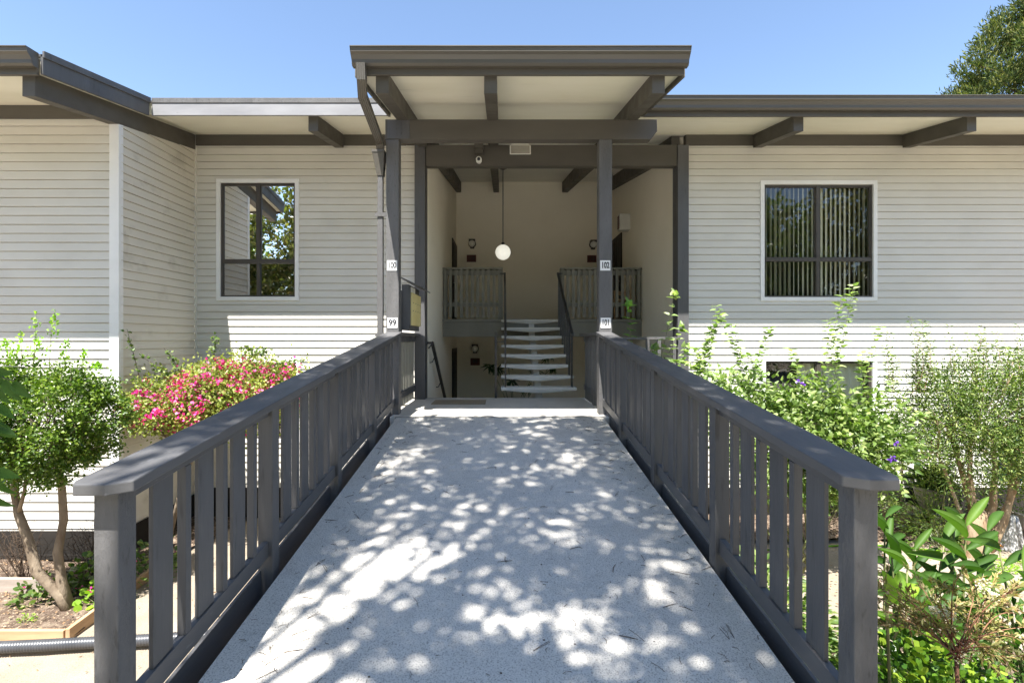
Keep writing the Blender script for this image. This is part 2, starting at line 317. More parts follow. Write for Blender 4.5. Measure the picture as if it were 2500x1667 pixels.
cam = bpy.data.cameras.new('camera'); co = bpy.data.objects.new('camera', cam); COL.objects.link(co); SC.camera = co
co.location = (0, 0, EYE); co.rotation_euler = (math.pi/2, 0, 0); cam.sensor_width = 36; cam.lens = FX/2500*36
cam.shift_x = (1250-CX)/2500; cam.shift_y = (CY-833.5)/2500; cam.clip_start = .05; cam.clip_end = 2000
SC.view_settings.view_transform = 'Standard'; SC.view_settings.look = 'None'; SC.view_settings.exposure = EXPO = 1.78
# ------------------------------------------------------------------ ground
def gz(x, y):
    base = -1.9
    if y < 1.0: base = -1.9+1.0*min(1, (1.0-y)/2.2)
    if y > 8.5: base = -1.9
    return base
def ground():
    xs = [-300, -80, -30, -15]+[-10+i*.5 for i in range(41)]+[15, 30, 80, 300]
    ys = [-300, -60, -20, -8, -3, -2, -1.5]+[-1.2+i*.3 for i in range(42)]+[14, 20, 40, 100, 400]
    v = []; f = []
    for y in ys:
        for x in xs:
            near = abs(x) < 10 and 1 < y < 11
            v.append((x, y, gz(x, y)+(random.uniform(-.015, .015) if near else 0)))
    n = len(xs)
    for j in range(len(ys)-1):
        for i in range(n-1): f.append((j*n+i, j*n+i+1, (j+1)*n+i+1, (j+1)*n+i))
    me = bpy.data.meshes.new('ground'); me.from_pydata(v, [], f); me.materials.append(M['ground']); me.update()
    struct(link('ground', me))
ground()
b = MB(); b.box(-40, 40, -14, -1.25, -.95, -.86); struct(b.build('road', M['bounce_road']))
# ------------------------------------------------------------------ ramp + landing
R = thing('entrance_ramp', 'speckled concrete ramp sloping up to the entrance between the two railings', 'ramp', (0, 3, -.4))
b = MB(); b.box(-1.285, 1.24, -1.3, 5.985, rz(-1.3)-.16, rz(-1.3), dz=.1267*7.285); b.build('deck', M['deck'], R, bevel=.006)
for x0, x1 in ((-1.412, -1.394), (1.315, 1.333)):
    b = MB(); b.box(x0, x1, -1.3, 6.19, rz(-1.3)-.30, rz(-1.3)+.015, dz=.1267*7.49); b.build('side_board', M['paint_y'], R, bevel=.003)
for x0, x1 in ((-1.20, -1.0), (1.0, 1.2)):
    b = MB(); b.box(x0, x1, -1.2, 5.98, rz(-1.2)-.46, rz(-1.2)-.165, dz=.1267*7.18); b.build('side_beam', M['paint_y'], R)
for y in (2.2, 4.6):
    for x in (-1.1, 1.1):
        b = MB(); b.box(x-.07, x+.07, y-.07, y+.07, -2.1, rz(y)-.47); b.build('support_post', M['paint_v'], R)
LG = thing('entry_landing', 'smooth pale concrete landing slab under the canopy at the top of the ramp', 'landing', (0, 7, -.2))
b = MB(); b.box(-1.37, 1.32, 6.0, 7.93, -.2, 0); b.box(-1.20, 2.87, 7.93, 8.02, -.2, -.003); b.build('slab', M['landing'], LG, bevel=.006)
b = MB(); b.box(-1.37, 1.32, 6.02, 7.9, -.45, -.205); b.build('joist_frame', M['paint_x'], LG)
b = MB()
b.box(-1.30, 1.24, 5.983, 6.003, -.05, .004); b.build('metal_edge_strip', M['steel'], LG)
# ------------------------------------------------------------------ ramp railings
def ramp_railing(sgn, label, posts, xi, xo, cap_in, cap_out, y_end, startgap):
    T = thing('ramp_railing', label, 'railing', (sgn*1.35, 3.9, rz(3.9)), 'railings along the ramp')
    a, c = min(xi, xo)*1.0, max(xi, xo)*1.0
    x0, x1 = (sgn*xo, sgn*xi) if sgn < 0 else (sgn*xi, sgn*xo)
    sl_ = .1267
    capz = lambda y: EYE-.69+sl_*y
    # cap rail with clipped corners
    ci, cc = sgn*cap_in, sgn*cap_out; ye = y_end; yf = 6.19
    ch = .05 if sgn < 0 else .06
    poly = [(ci, ye+.035), (ci+sgn*.07, ye), (cc-sgn*.018, ye), (cc, ye+.03), (cc, yf), (ci+sgn*.0, yf)]
    top = [Vector((x, y, capz(y))) for x, y in poly]; bot = [p-Vector((0, 0, .04)) for p in top]
    m = MB(); i = 0; m.v = [tuple(p) for p in bot+top]; n = 6
    m.f = [tuple(range(n))[::-1], tuple(range(n, 2*n))]+[(k, (k+1) % n, n+(k+1) % n, n+k) for k in range(n)]; m.mi = [0]*len(m.f)
    m.build('cap_rail', M['paint_y'], T, bevel=.005)
    xm = (x0+x1)/2
    for k, yp in enumerate(posts):
        m = MB(); zt = capz(yp)-.041; m.hexa([(x0, yp, -2.05), (x1, yp, -2.05), (x1, yp+.085, -2.05), (x0, yp+.085, -2.05), (x0, yp, zt), (x1, yp, zt), (x1, yp+.085, zt+.085*sl_), (x0, yp+.085, zt+.085*sl_)])
        m.build('post', M['post_plain'] if k == 0 else M['paint_v'], T, bevel=.004)
    ends = posts+[6.2]
    for k in range(len(posts)):
        ya, yb = ends[k]+.085, ends[k+1]-.002
        for nm, zoff, h in (('bottom_rail', .09, .09), ('top_rail', 0, 0)):
            if nm == 'bottom_rail': z0, z1 = rz(ya)+.09, rz(ya)+.18
            else: z1 = capz(ya)-.042; z0 = z1-.075
            m = MB(); m.box(xm-.019, xm+.019, ya+.002, yb, z0, z1, dz=sl_*(yb-ya-.002)); m.build(nm, M['paint_y'], T, bevel=.003)
        ln = yb-ya; wide, nar = .118, .038; gap = (ln-3*wide-3*nar)/9
        y = ya+gap*2
        seq = [wide, nar]*3
        for q, wd in enumerate(seq):
            th = .009 if wd == wide else .019; y2 = y+wd
            if y2 > yb-.002: y2 = yb-.004
            jx = random.uniform(-.0015, .0015)
            m = MB(); xa, xb = xm-th+jx, xm+th+jx
            m.hexa([(xa, y, rz(y)+.182), (xb, y, rz(y)+.182), (xb, y2, rz(y2)+.182), (xa, y2, rz(y2)+.182), (xa, y, capz(y)-.119), (xb, y, capz(y)-.119), (xb, y2, capz(y2)-.119), (xa, y2, capz(y2)-.119)])
            m.build('baluster', M['paint_v'], T, bevel=.002)
            y = y2+gap
    return T
ramp_railing(-1, 'charcoal painted wooden railing on the left side of the ramp, beside the pink flowering shrub', [1.70, 2.845, 3.99, 5.135], 1.326, 1.412, 1.25, 1.447, 1.635, 1)
ramp_railing(1, 'charcoal painted wooden railing on the right side of the ramp, beside the broad-leaved ginger plants', [1.74, 2.876, 4.03, 5.17], 1.248, 1.333, 1.185, 1.375, 1.675, 1)
def landing_railing(sgn, label, xm, ya, yb, group='short railings beside the landing'):
    T = thing('landing_railing', label, 'railing', (xm, (ya+yb)/2, 0), group)
    m = MB(); m.box(xm-.085, xm+.085, ya, yb, 1.0, 1.04); m.build('cap_rail', M['paint_y'], T, bevel=.004)
    m = MB(); m.box(xm-.02, xm+.02, ya, yb, .91, .998); m.build('top_rail', M['paint_y'], T, bevel=.003)
    m = MB(); m.box(xm-.02, xm+.02, ya, yb, .14, .23); m.build('bottom_rail', M['paint_y'], T, bevel=.003)
    y = ya+.06
    while y < yb-.1:
        m = MB(); m.box(xm-.03, xm+.0-.001, y, y+.045, .02, .99); m.v = [(a+sgn*0.0, b_, c_) for a, b_, c_ in m.v]
        m.build('baluster', M['balcony'] if sgn < 0 else M['paint_v'], T, bevel=.002); y += .115
    return T
landing_railing(-1, 'short charcoal railing below the mailbox, left edge of the landing', -1.385, 6.37, 7.83)
landing_railing(1, 'short charcoal railing on the right edge of the landing beside the post numbered 101', 1.34, 6.37, 7.90)
T = thing('gap_railing', 'low grey metal-edged railing across the garden gap right of the landing', 'railing', (2.1, 7.8, -.3))
m = MB(); m.box(1.43, 2.79, 7.75, 7.79, .945, .985); m.build('top_rail', M['post_plain'], T, bevel=.003)
m = MB(); m.box(1.43, 2.79, 7.762, 7.778, .80, .815); m.build('middle_bar', M['steel'], T)
for x in (1.9, 2.28, 2.46, 2.70):
    m = MB(); m.box(x, x+.05, 7.752, 7.788, -1.9, .943); m.build('post', M['post_plain'], T, bevel=.003)
m = MB(); m.box(1.43, 2.79, 7.76, 7.78, -.1, .0); m.build('bottom_rail', M['post_plain'], T)
# ------------------------------------------------------------------ building
B = thing('apartment_building', 'two-storey apartment building with grey-white lap siding, charcoal beams and an open stair entry', 'building', (0, 9, -1.9))
XL, XM, XR = -4.91, -1.38, 2.97     # side wall of left block, left edge of entry, right edge of entry
YF, YL = 7.88, 6.30                 # main facade, left block facade
PH = .1143
def siding(mb, rect, y, lip=.018, phase=0.02, axis='x', sgn=-1):
    x0, x1, z0, z1 = rect
    k = math.floor((z0-phase)/PH)
    while True:
        a = phase+k*PH; c = a+PH; k += 1
        if a >= z1: break
        lo, hi = max(a, z0), min(c, z1)
        if hi-lo < .002: continue
        prof = lambda z: lip*(1-(z-a)/PH)**.7 if z < c else 0.0
        top = hi > c-1e-6 and hi-lo > .03; zs = [lo, lo+.35*(hi-lo), hi-.007 if top else hi]
        for z_a, z_b in zip(zs[:-1], zs[1:]):
            oa, ob = sgn*(prof(z_a)+.001), sgn*(prof(z_b)+.001)
            if axis == 'x': mb.quad((x0, y+oa, z_a), (x1, y+oa, z_a), (x1, y+ob, z_b), (x0, y+ob, z_b))
            else: mb.quad((y+oa, x0, z_a), (y+oa, x1, z_a), (y+ob, x1, z_b), (y+ob, x0, z_b))
        if top:      # the course runs back behind the next one up
            h0 = hi-.007; o0 = sgn*(prof(h0)+.001); o1 = -sgn*.012
            for (oa, za, ob, zb) in ((o0, h0, o1, h0), (o1, h0, o1, hi)):
                if axis == 'x': mb.quad((x0, y+oa, za), (x1, y+oa, za), (x1, y+ob, zb), (x0, y+ob, zb))
                else: mb.quad((y+oa, x0, za), (y+oa, x1, za), (y+ob, x1, zb), (y+ob, x0, zb))
        if abs(lo-a) < 1e-6:
            o = sgn*(lip+.001); o2 = -sgn*.016
            if axis == 'x': mb.quad((x0, y+o2, lo), (x1, y+o2, lo), (x1, y+o, lo), (x0, y+o, lo))
            else: mb.quad((y+o2, x0, lo), (y+o2, x1, lo), (y+o, x1, lo), (y+o, x0, lo))
def wall_with_holes(name, x0, x1, z0, z1, y, holes, mat, **k):
    mb = MB(); xs = sorted(set([x0, x1]+[h[0] for h in holes]+[h[1] for h in holes]))
    for a, c in zip(xs[:-1], xs[1:]):
        hs = sorted([(h[2], h[3]) for h in holes if h[0] < (a+c)/2 < h[1]]); z = z0
        for h0, h1 in hs: siding(mb, (a, c, z, h0), y, **k); z = h1
        siding(mb, (a, c, z, z1), y, **k)
    # backing sheet 20 mm behind, so walls have thickness
    for a, c in zip(xs[:-1], xs[1:]):
        hs = sorted([(h[2], h[3]) for h in holes if h[0] < (a+c)/2 < h[1]]); z = z0
        for h0, h1 in hs+[(z1, z1)]:
            if h0 > z: mb.box(a, c, y+.022, y+.14, z, h0)
            z = h1
    return mb.build(name, mat, B)
# upper and lower windows on the two facades
def px_rect(x0, x1, y0, y1, D):
    return ((x0-CX)/FX*D, (x1-CX)/FX*D, EYE+(CY-y1)/FX*D, EYE+(CY-y0)/FX*D)
WL = px_rect(530, 731, 438, 734, YF); WR = px_rect(1855, 2139, 442, 735, YF)
WLL = px_rect(560, 735, 876, 1080, YF); WRL = px_rect(1858, 2138, 872, 1110, YF)
ZB = -1.42; ZT = 4.045
wall_with_holes('wall', XL, XM+.0, ZB, ZT, YF, [WL, WLL], M['siding'])
wall_with_holes('wall', XR, 16, ZB, ZT, YF, [WR, WRL], M['siding'])
wall_with_holes('wall', -14, XL-.10, -1.50, 3.78, YL, [], M['siding'])
mb = MB()
# side wall of the left block (faces right), sloping top under the big beam
siding(mb, (YL+.02, YF-.03, -1.5, 4.1), XL, axis='y', sgn=1); mb.box(XL-.14, XL-.022, YL+.14, YF, -1.9, 4.1)
mb.build('wall', M['siding_warm'], B)
mb = MB(); mb.box(XL-.105, XL+.018, YL-.022, YL+.002, -1.5, 3.80); mb.box(XL-.002, XL+.018, YL+.0025, YL+.055, -1.5, 3.83); mb.build('corner_trim', M['trim'], B, bevel=.002)
mb = MB(); mb.box(XL+.003, XL+.03, YF-.03, YF-.003, -1.42, 4.05); mb.build('corner_trim', M['siding'], B, bevel=.004)
mb = MB(); mb.box(XR-.0, XR+.022, YF-.022, YF-.004, ZB, ZT); mb.build('corner_trim', M['trim'], B)
for x0, x1, y, z1 in ((XL+.02, XM, YF, ZB), (XR, 16, YF, ZB), (-14, XL, YL, -1.5)):
    mb = MB(); mb.box(x0, x1, y-.01, y+.2, -2.0, z1-.003); mb.build('foundation', M['foundation'], B)
mb = MB(); mb.box(-14, XL, YL-.03, YL-.012, -1.86, -1.80); mb.box(XL-.001, XL+.01, YL, YF, -2.0, -1.52); mb.build('foundation', M['foundation'], B)
def window(rect, y, label, cols, split, glass, blinds=0, curtain=False, low=False):
    x0, x1, z0, z1 = rect; t = .062
    mb = MB()
    for a in ((x0-.0, x1, z1-t, z1), (x0, x1, z0, z0+t), (x0, x0+t, z0+t+.0005, z1-t-.0005), (x1-t, x1, z0+t+.0005, z1-t-.0005)):
        mb.box(a[0], a[1], y-.030, y+.10, a[2], a[3])
    W = mb.build('window', M['trim'], B, bevel=.002); 
    x0 += t; x1 -= t; z0 += t; z1 -= t; f = .026
    fb = MB(); zs = z0+(z1-z0)*split; xc = (x0+x1)/2
    ya, yb = y+.0, y+.05
    fb.box(x0, x1, ya, yb, z1-f, z1); fb.box(x0, x1, ya, yb, z0, z0+f); fb.box(x0, x0+f, ya, yb, z0+f, z1-f); fb.box(x1-f, x1, ya, yb, z0+f, z1-f)
    fb.box(x0+f, x1-f, ya-.006, yb, zs-.028, zs+.028)
    fb.box(xc-.026, xc+.026, ya-.003, yb, z0+f, zs-.028); fb.box(xc-.03, xc+.03, ya-.004, yb, zs+.028, z1-f)
    # inner sash lines
    for a0, a1, c0, c1 in ((x0+f, xc-.03, zs+.028, z1-f), (xc+.03, x1-f, zs+.028, z1-f)):
        s = .013
        fb.box(a0, a1, ya+.012, yb-.01, c1-s, c1); fb.box(a0, a1, ya+.012, yb-.01, c0, c0+s); fb.box(a0, a0+s, ya+.012, yb-.01, c0+s, c1-s); fb.box(a1-s, a1, ya+.012, yb-.01, c0+s, c1-s)
    fb.build('frame', M['bronze'], W, bevel=.002)
    for a0, a1, c0, c1 in ((x0+f, xc-.02, z0+f, zs-.02), (xc+.02, x1-f, z0+f, zs-.02), (x0+f, xc-.02, zs+.02, z1-f), (xc+.02, x1-f, zs+.02, z1-f)):
        g = MB(); g.quad((a0, y+.03, c0), (a1, y+.03, c0), (a1, y+.03, c1), (a0, y+.03, c1)); g.build('pane', glass, W)
    r = MB()   # room behind, dimness put into its dark colour
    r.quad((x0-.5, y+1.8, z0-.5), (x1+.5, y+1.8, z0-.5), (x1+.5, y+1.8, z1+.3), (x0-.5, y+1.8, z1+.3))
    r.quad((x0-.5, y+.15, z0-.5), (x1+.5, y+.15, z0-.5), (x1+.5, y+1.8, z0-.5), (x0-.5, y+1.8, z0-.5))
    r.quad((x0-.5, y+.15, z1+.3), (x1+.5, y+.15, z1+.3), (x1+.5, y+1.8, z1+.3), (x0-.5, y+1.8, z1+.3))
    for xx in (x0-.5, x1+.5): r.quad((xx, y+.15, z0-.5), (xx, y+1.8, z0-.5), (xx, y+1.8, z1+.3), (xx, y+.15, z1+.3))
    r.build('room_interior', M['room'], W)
    if blinds:
        s = MB()
        for k in range(blinds):
            xx = x0+(x1-x0)*(k+.5)/blinds; q = k/blinds; ang = math.radians(80 if q < .27 else 48 if q < .48 else 42 if q < .86 else 70)+random.gauss(0, .05)
            dx, dy = .045*math.cos(ang), .045*math.sin(ang)
            s.hexa([(xx-dx, y+.14-dy, z0+.03), (xx+dx, y+.14+dy, z0+.03), (xx+dx-.002, y+.143+dy, z0+.03), (xx-dx-.002, y+.143-dy, z0+.03), (xx-dx, y+.14-dy, z1-.02), (xx+dx, y+.14+dy, z1-.02), (xx+dx-.002, y+.143+dy, z1-.02), (xx-dx-.002, y+.143-dy, z1-.02)])
        s.build('vertical_blinds', M['blind'], W)
    if curtain:
        s = MB(); n = 60; xs = [x0+(x1-x0)*(.35+.62*i/n) for i in range(n+1)]
        for i in range(n):
            o1 = .03*math.sin(i*.9); o2 = .03*math.sin((i+1)*.9)
            s.quad((xs[i], y+.15+o1, z0), (xs[i+1], y+.15+o2, z0), (xs[i+1], y+.15+o2, z1), (xs[i], y+.15+o1, z1))
        s.build('curtain', M['white_mat'], W)
    return W
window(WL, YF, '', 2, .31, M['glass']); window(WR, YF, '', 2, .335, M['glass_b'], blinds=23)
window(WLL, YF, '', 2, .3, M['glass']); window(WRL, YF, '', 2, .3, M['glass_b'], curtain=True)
# roof underside: plane z = SO + .178*(y-5.1)
RS = .178
def soff(y): return 3.725+RS*(y-5.1)
# recess (open stairwell)
XA, XB = -1.218, 2.88; YB = 13.2
mb = MB(); mb.hexa([(XA-.15, YF+.15, -1.9), (XA, YF+.15, -1.9), (XA, YB, -1.9), (XA-.15, YB, -1.9), (XA-.15, YF+.15, soff(YF)+.05), (XA, YF+.15, soff(YF)+.05), (XA, YB, soff(YB)+.03), (XA-.15, YB, soff(YB)+.03)]); mb.build('side_wall', M['stucco'], B)
mb = MB(); mb.hexa([(XB, YF+.15, -1.9), (XB+.09, YF+.15, -1.9), (XB+.09, YB, -1.9), (XB, YB, -1.9), (XB, YF+.15, soff(YF)+.05), (XB+.09, YF+.15, soff(YF)+.05), (XB+.09, YB, soff(YB)+.03), (XB, YB, soff(YB)+.03)]); mb.build('side_wall', M['stucco'], B)
mb = MB(); mb.box(XA-.1, XB+.1, YB+.003, YB+.2, -1.9, 5.2); mb.build('back_wall', M['stucco'], B)
mb = MB(); mb.box(XA+.002, XB-.002, 7.0, YB, -1.6, -1.5); mb.build('lower_floor', M['landing'], B)
mb = MB(); mb.box(XA+.002, XB-.002, 10.25, YB, 1.22, 1.352); mb.build('upper_floor', M['landing'], B)
mb = MB(); mb.box(XA+.004, XB-.004, 10.10, 10.245, 1.0, 1.30); mb.build('floor_beam', M['balcony'], B, bevel=.003)
mb = MB(); mb.box(XA+.004, XB-.004, 10.08, 10.247, 1.303, 1.36); mb.build('floor_edge_board', M['balcony'], B, bevel=.003)
RX0, RX1 = -1.50, 1.88
mb = MB()
TH = .15
def slab(x0, x1, y0, y1, mat, name='roof'):
    m = MB(); m.box(x0, x1, y0, y1, soff(y0), soff(y0)+TH, dz=RS*(y1-y0)); return m.build(name, mat, B)
slab(RX0, RX1, 5.12, 7.86, [M['soffit']], 'canopy_soffit'); 
slab(XL+.03, RX0-.003, 6.68, 7.86, [M['soffit']], 'soffit'); slab(RX1+.003, 16, 6.68, 7.86, [M['soffit']], 'soffit')
slab(-14, XL+.12, 5.12, 7.86, [M['soffit']], 'soffit')
slab(-14, 16, 7.863, 13.6, [M['ceiling']], 'ceiling')
m = MB(); z = soff(7.0)+TH+.004
for x0, x1, y0 in ((-14, XL+.14, 5.10), (XL+.143, RX0-.02, 6.66), (RX0-.017, RX1+.017, 5.10), (RX1+.02, 16, 6.66)):
    m.box(x0, x1, y0, 13.8, soff(y0)+TH+.004, soff(y0)+TH+.03, dz=RS*(13.8-y0))
m.build('roof_covering', M['metal_dark'], B)
def rafter(x0, x1, y0, y1, d=.21, dz=0):
    m = MB(); m.box(x0, x1, y0, y1, soff(y0)-d-.002, soff(y0)-.002, dz=RS*(y1-y0)); return m.build('rafter', M['paint_x'], B, bevel=.003)
for x0, x1 in ((-1.32, -1.185), (-.185, -.05), (1.575, 1.71)): rafter(x0, x1, 5.15, YF-.12)
for x0, x1 in ((4.015, 4.15), (6.40, 6.53), (8.8, 8.93), (-2.66, -2.525)): rafter(x0, x1, 6.76, YF-.03)
for x0, x1 in ((-1.215, -1.09), (-.22, -.075), (1.62, 1.77), (2.74, 2.876)): rafter(x0, x1, YF+.06, YB, .28)
rafter(-8.2, -8.07, 5.2, YL-.03)
# big raking beam over left block side wall
m = MB(); m.box(XL-.115, XL+.02, 5.15, YF-.03, soff(5.15)-.24, soff(5.15)-.003, dz=RS*(YF-.03-5.15)); m.build('rake_beam', M['paint_x'], B, bevel=.003)
# rake fascia and left eave
m = MB(); m.box(XL+.123, XL+.150, 5.10, 6.64, soff(5.10)-.03, soff(5.10)+TH+.03, dz=RS*1.54); m.box(XL+.1505, XL+.172, 5.09, 6.64, soff(5.09)+TH-.01, soff(5.09)+TH+.06, dz=RS*1.55); m.build('rake_fascia', M['paint_v'], B, bevel=.003)
def eave(x0, x1, yf, light=False):
    m = MB(); z = soff(yf)
    if light:
        m.box(x0, x1, yf-.03, yf-.001, z-.03, z+TH-.02); f = m.build('fascia', M['fascia_light'], B, bevel=.003)
        m = MB(); m.box(x0, x1, yf-.038, yf-.001, z+TH-.015, z+TH+.055); m.build('roof_edge_flashing', M['post_plain'], B, bevel=.003)
        return
    m.box(x0+.02, x1-.02, yf-.035, yf-.001, z-.045, z+TH-.02); m.build('fascia', M['paint_x'], B, bevel=.003)
    g = MB(); yy = yf-.037; zb = z+.015; h = .155
    pr = [(0, 0), (-.055, 0), (-.075, .02), (-.078, .055), (-.10, .09), (-.125, .11), (-.13, .15), (-.142, .152), (-.142, .160), (-.118, .160), (-.118, .115), (-.06, .05), (-.05, .012), (0, .012)]
    g.prism([Vector((0, a, c)) for a, c in pr], (x0, yy, zb), (x1, yy, zb)); 
    for xx in (x0, x1):   # end caps
        g.prism([Vector((0, a, c)) for a, c in [(0, 0), (-.055, 0), (-.078, .055), (-.125, .11), (-.142, .16), (0, .16)]], (xx-.0015, yy, zb), (xx+.0015, yy, zb))
    g.build('gutter', M['metal_dark'], B, smooth=False)
eave(RX0-.03, RX1+.03, 5.12); eave(RX1+.025, 16, 6.68); eave(-14, XL+.12, 5.12); eave(XL+.175, RX0-.02, 6.68, True)
for x0, x1 in ((RX0-.03, RX0-.002), (RX1+.002, RX1+.03)):
    m = MB(); m.box(x0, x1, 5.122, 6.64, soff(5.122)-.05, soff(5.122)+TH, dz=RS*1.518); m.build('canopy_side_fascia', M['paint_x'], B)
# wall plate beams
for x0, x1, y in ((XL+.02, XM-.15+.0, YF), (XR-.02, 16, YF)):
    m = MB(); m.box(x0, x1, y-.03, y+.10, ZT-.005, soff(y)-.003+.02); m.build('wall_beam', M['paint_x'], B)
m = MB(); m.box(-14, XL-.12, YL-.03, YL+.1, 3.765, soff(YL)+.01); m.build('wall_beam', M['paint_x'], B)
m = MB(); m.box(XM+.17, XR-.19, YF-.08, YF+.06, 3.70, 4.03); m.build('entry_beam', M['paint_x'], B, bevel=.004)
m = MB(); m.box(XM-.14, XM+.16, YF-.07, YF+.0, 4.05, soff(YF)); m.build('beam_end', M['paint_x'], B)
# columns of the entry
m = MB(); m.box(XM+.0, XA+.004, YF-.11, YF+.145, -2.0, 4.03); m.build('column', M['paint_v'], B, bevel=.004)
m = MB(); m.box(2.79, XR-.003, YF-.09, YF+.145, -2.0, 4.03); m.build('column', M['paint_v'], B, bevel=.004)
# canopy header and posts
m = MB(); zt, zb = 3.72, 3.47
m.prism([Vector((-1.47, 0, zb)), Vector((1.88, 0, zb)), Vector((1.96, 0, zb+.10)), Vector((1.96, 0, zt)), Vector((-1.47, 0, zt))], (0, 6.20, 0), (0, 6.34, 0)); m.build('canopy_header', M['paint_x'], B, bevel=.004)
for x0, x1 in ((-1.46, -1.30), (1.228, 1.392)):
    m = MB(); m.box(x0, x1, 6.20, 6.345, -2.05, 3.468); m.build('canopy_post', M['post_plain'], B, bevel=.005)
m = MB(); m.box(-1.44, -1.16, 6.193, 6.199, 3.475, 3.715)
for dx in (-.10, 0, .06):
    for dz in (-.06, 0, .06): m.lathe([(.011, 0), (.011, -.006), (0, -.006)], (-1.33+dx, 6.193, 3.6+dz), 8, axis='y')
m.build('steel_plate', M['paint_v'], B)
# doors in the stairwell
def door(x, y0, y1, z0, z1, s):
    a, c = (x+.002, x+.03) if s > 0 else (x-.03, x-.002)
    m = MB(); m.box(a, c, y0, y1, z0, z1)
    for k in range(5): yy = y0+.08+k*(y1-y0-.16)/5; m.box(c if s > 0 else a-.012, (c+.012) if s > 0 else a, yy, yy+.12, z0+.1, z1-.1)
    d = m.build('door', M['door'], B)
    m = MB(); xx = x+s*.07; m.tube([(x+s*.02, y0+.08, z0+.98), (xx, y0+.08, z0+.98)], .012); m.lathe([(0, -.028), (.02, -.02), (.028, 0), (.02, .02), (0, .028)], (xx+s*.01, y0+.08, z0+.98), 12); m.build('door_knob', M['steel'], d, True)
door(XA, 11.98, 13.08, 1.355, 3.42, 1); door(XB, 11.75, 12.85, 1.355, 3.5, -1); door(XA, 11.98, 13.08, -1.49, .72, 1)
# ------------------------------------------------------------------ stairs
S = thing('staircase', 'open riser stair with pale precast treads on a single centre stringer', 'staircase', (.6, 8, 0))
X0, X1 = -.01, 1.21; RUN = .3035
for i in range(8):
    y = 7.93+i*RUN; z = .169*(i+1); m = MB(); y2 = y+.30
    if i == 7: y2 = y+.16-.03
    n = 10
    m.box(X0, X1, y, y2, z-.048, z)
    xc = (X0+X1)/2
    m.hexa([(xc-.09, y+.01, z-.088), (xc+.09, y+.01, z-.088), (xc+.09, y2-.01, z-.088), (xc-.09, y2-.01, z-.088), (X0+.06, y+.003, z-.05), (X1-.06, y+.003, z-.05), (X1-.06, y2-.003, z-.05), (X0+.06, y2-.003, z-.05)])
    m.build('tread', M['stairc'], S, bevel=.006)
m = MB()
for i in range(8):
    y = 7.97+i*RUN; z = .169*(i+1); m.box(.555, .665, y+.10, min(y+.26, 10.07), z-.30, z-.091)
m.hexa([(.553, 7.99, -.3), (.667, 7.99, -.3), (.667, 10.07, .80), (.553, 10.07, .80), (.553, 7.99, -.05), (.667, 7.99, -.05), (.667, 10.07, 1.05), (.553, 10.07, 1.05)])
m.build('stringer', M['stairc'], S)
def st_rail(x, dy0=0):
    m = MB(); a = (x, 7.99, 1.04); c = (x, 10.08, 2.32)
    m.hexa([(x-.021, a[1], a[2]-.05), (x+.021, a[1], a[2]-.05), (x+.021, c[1], c[2]-.05), (x-.021, c[1], c[2]-.05), (x-.021, a[1], a[2]), (x+.021, a[1], a[2]), (x+.021, c[1], c[2]), (x-.021, c[1], c[2])])
    m.box(x-.1 if x < .5 else x-.0, x+.0 if x < .5 else x+.1, 10.082, 10.10, 2.28, 2.31)
    m.build('handrail', M['black_metal'], S, bevel=.003)
    for i in range(8):
        y = 8.02+i*RUN
        if y > 10.08: break
        if x < .5 and i > 0 and i < 7: pass
        zt = 1.0+(y-7.99)*.612; z0 = .169*(i+1)-.01
        m = MB(); r = .011; m.box(x-r, x+r, y, y+.022, z0, zt-.008); m.build('baluster', M['black_metal'], S)
        if x > .5:
            m = MB(); m.box(x-.006, x+.006, y+.14, y+.152, z0, zt+.08); m.build('baluster', M['black_metal'], S)
st_rail(.06); st_rail(1.15)
T = thing('guard_post', 'black square iron post with a short side bar left of the stair treads', 'post', (-.09, 7.97, 0))
m = MB(); m.box(-.115, -.075, 7.94, 7.975, 0, 1.05); m.box(-.12, -.07, 7.935, 7.98, 1.051, 1.065); m.build('post', M['black_metal'], T)
m = MB(); m.box(-.073, .045, 7.955, 7.967, .90, .915); m.build('side_bar', M['black_metal'], T)
T = thing('wall_handrail', 'black iron handrail descending along the left stucco wall', 'handrail', (-1.15, 8, .8))
m = MB(); m.tube([(-1.19, 7.99, .80), (-1.13, 7.99, .88), (-1.13, 8.02, .91)], .012, 6)
m.hexa([(-1.155, 8.0, .86), (-1.105, 8.0, .86), (-1.105, 10.4, -.62), (-1.155, 10.4, -.62), (-1.155, 8.0, .91), (-1.105, 8.0, .91), (-1.105, 10.4, -.57), (-1.155, 10.4, -.57)]); m.box(-1.216, -1.105, 7.96, 7.999, .87, .91)
m.build('rail', M['black_metal'], T)
for y in (8.3, 9.1): 
    z = .86-(y-8)*.617; m = MB(); m.tube([(-1.216, y, z-.12), (-1.17, y, z-.11), (-1.13, y, z-.01)], .008, 6); m.build('bracket', M['black_metal'], T)
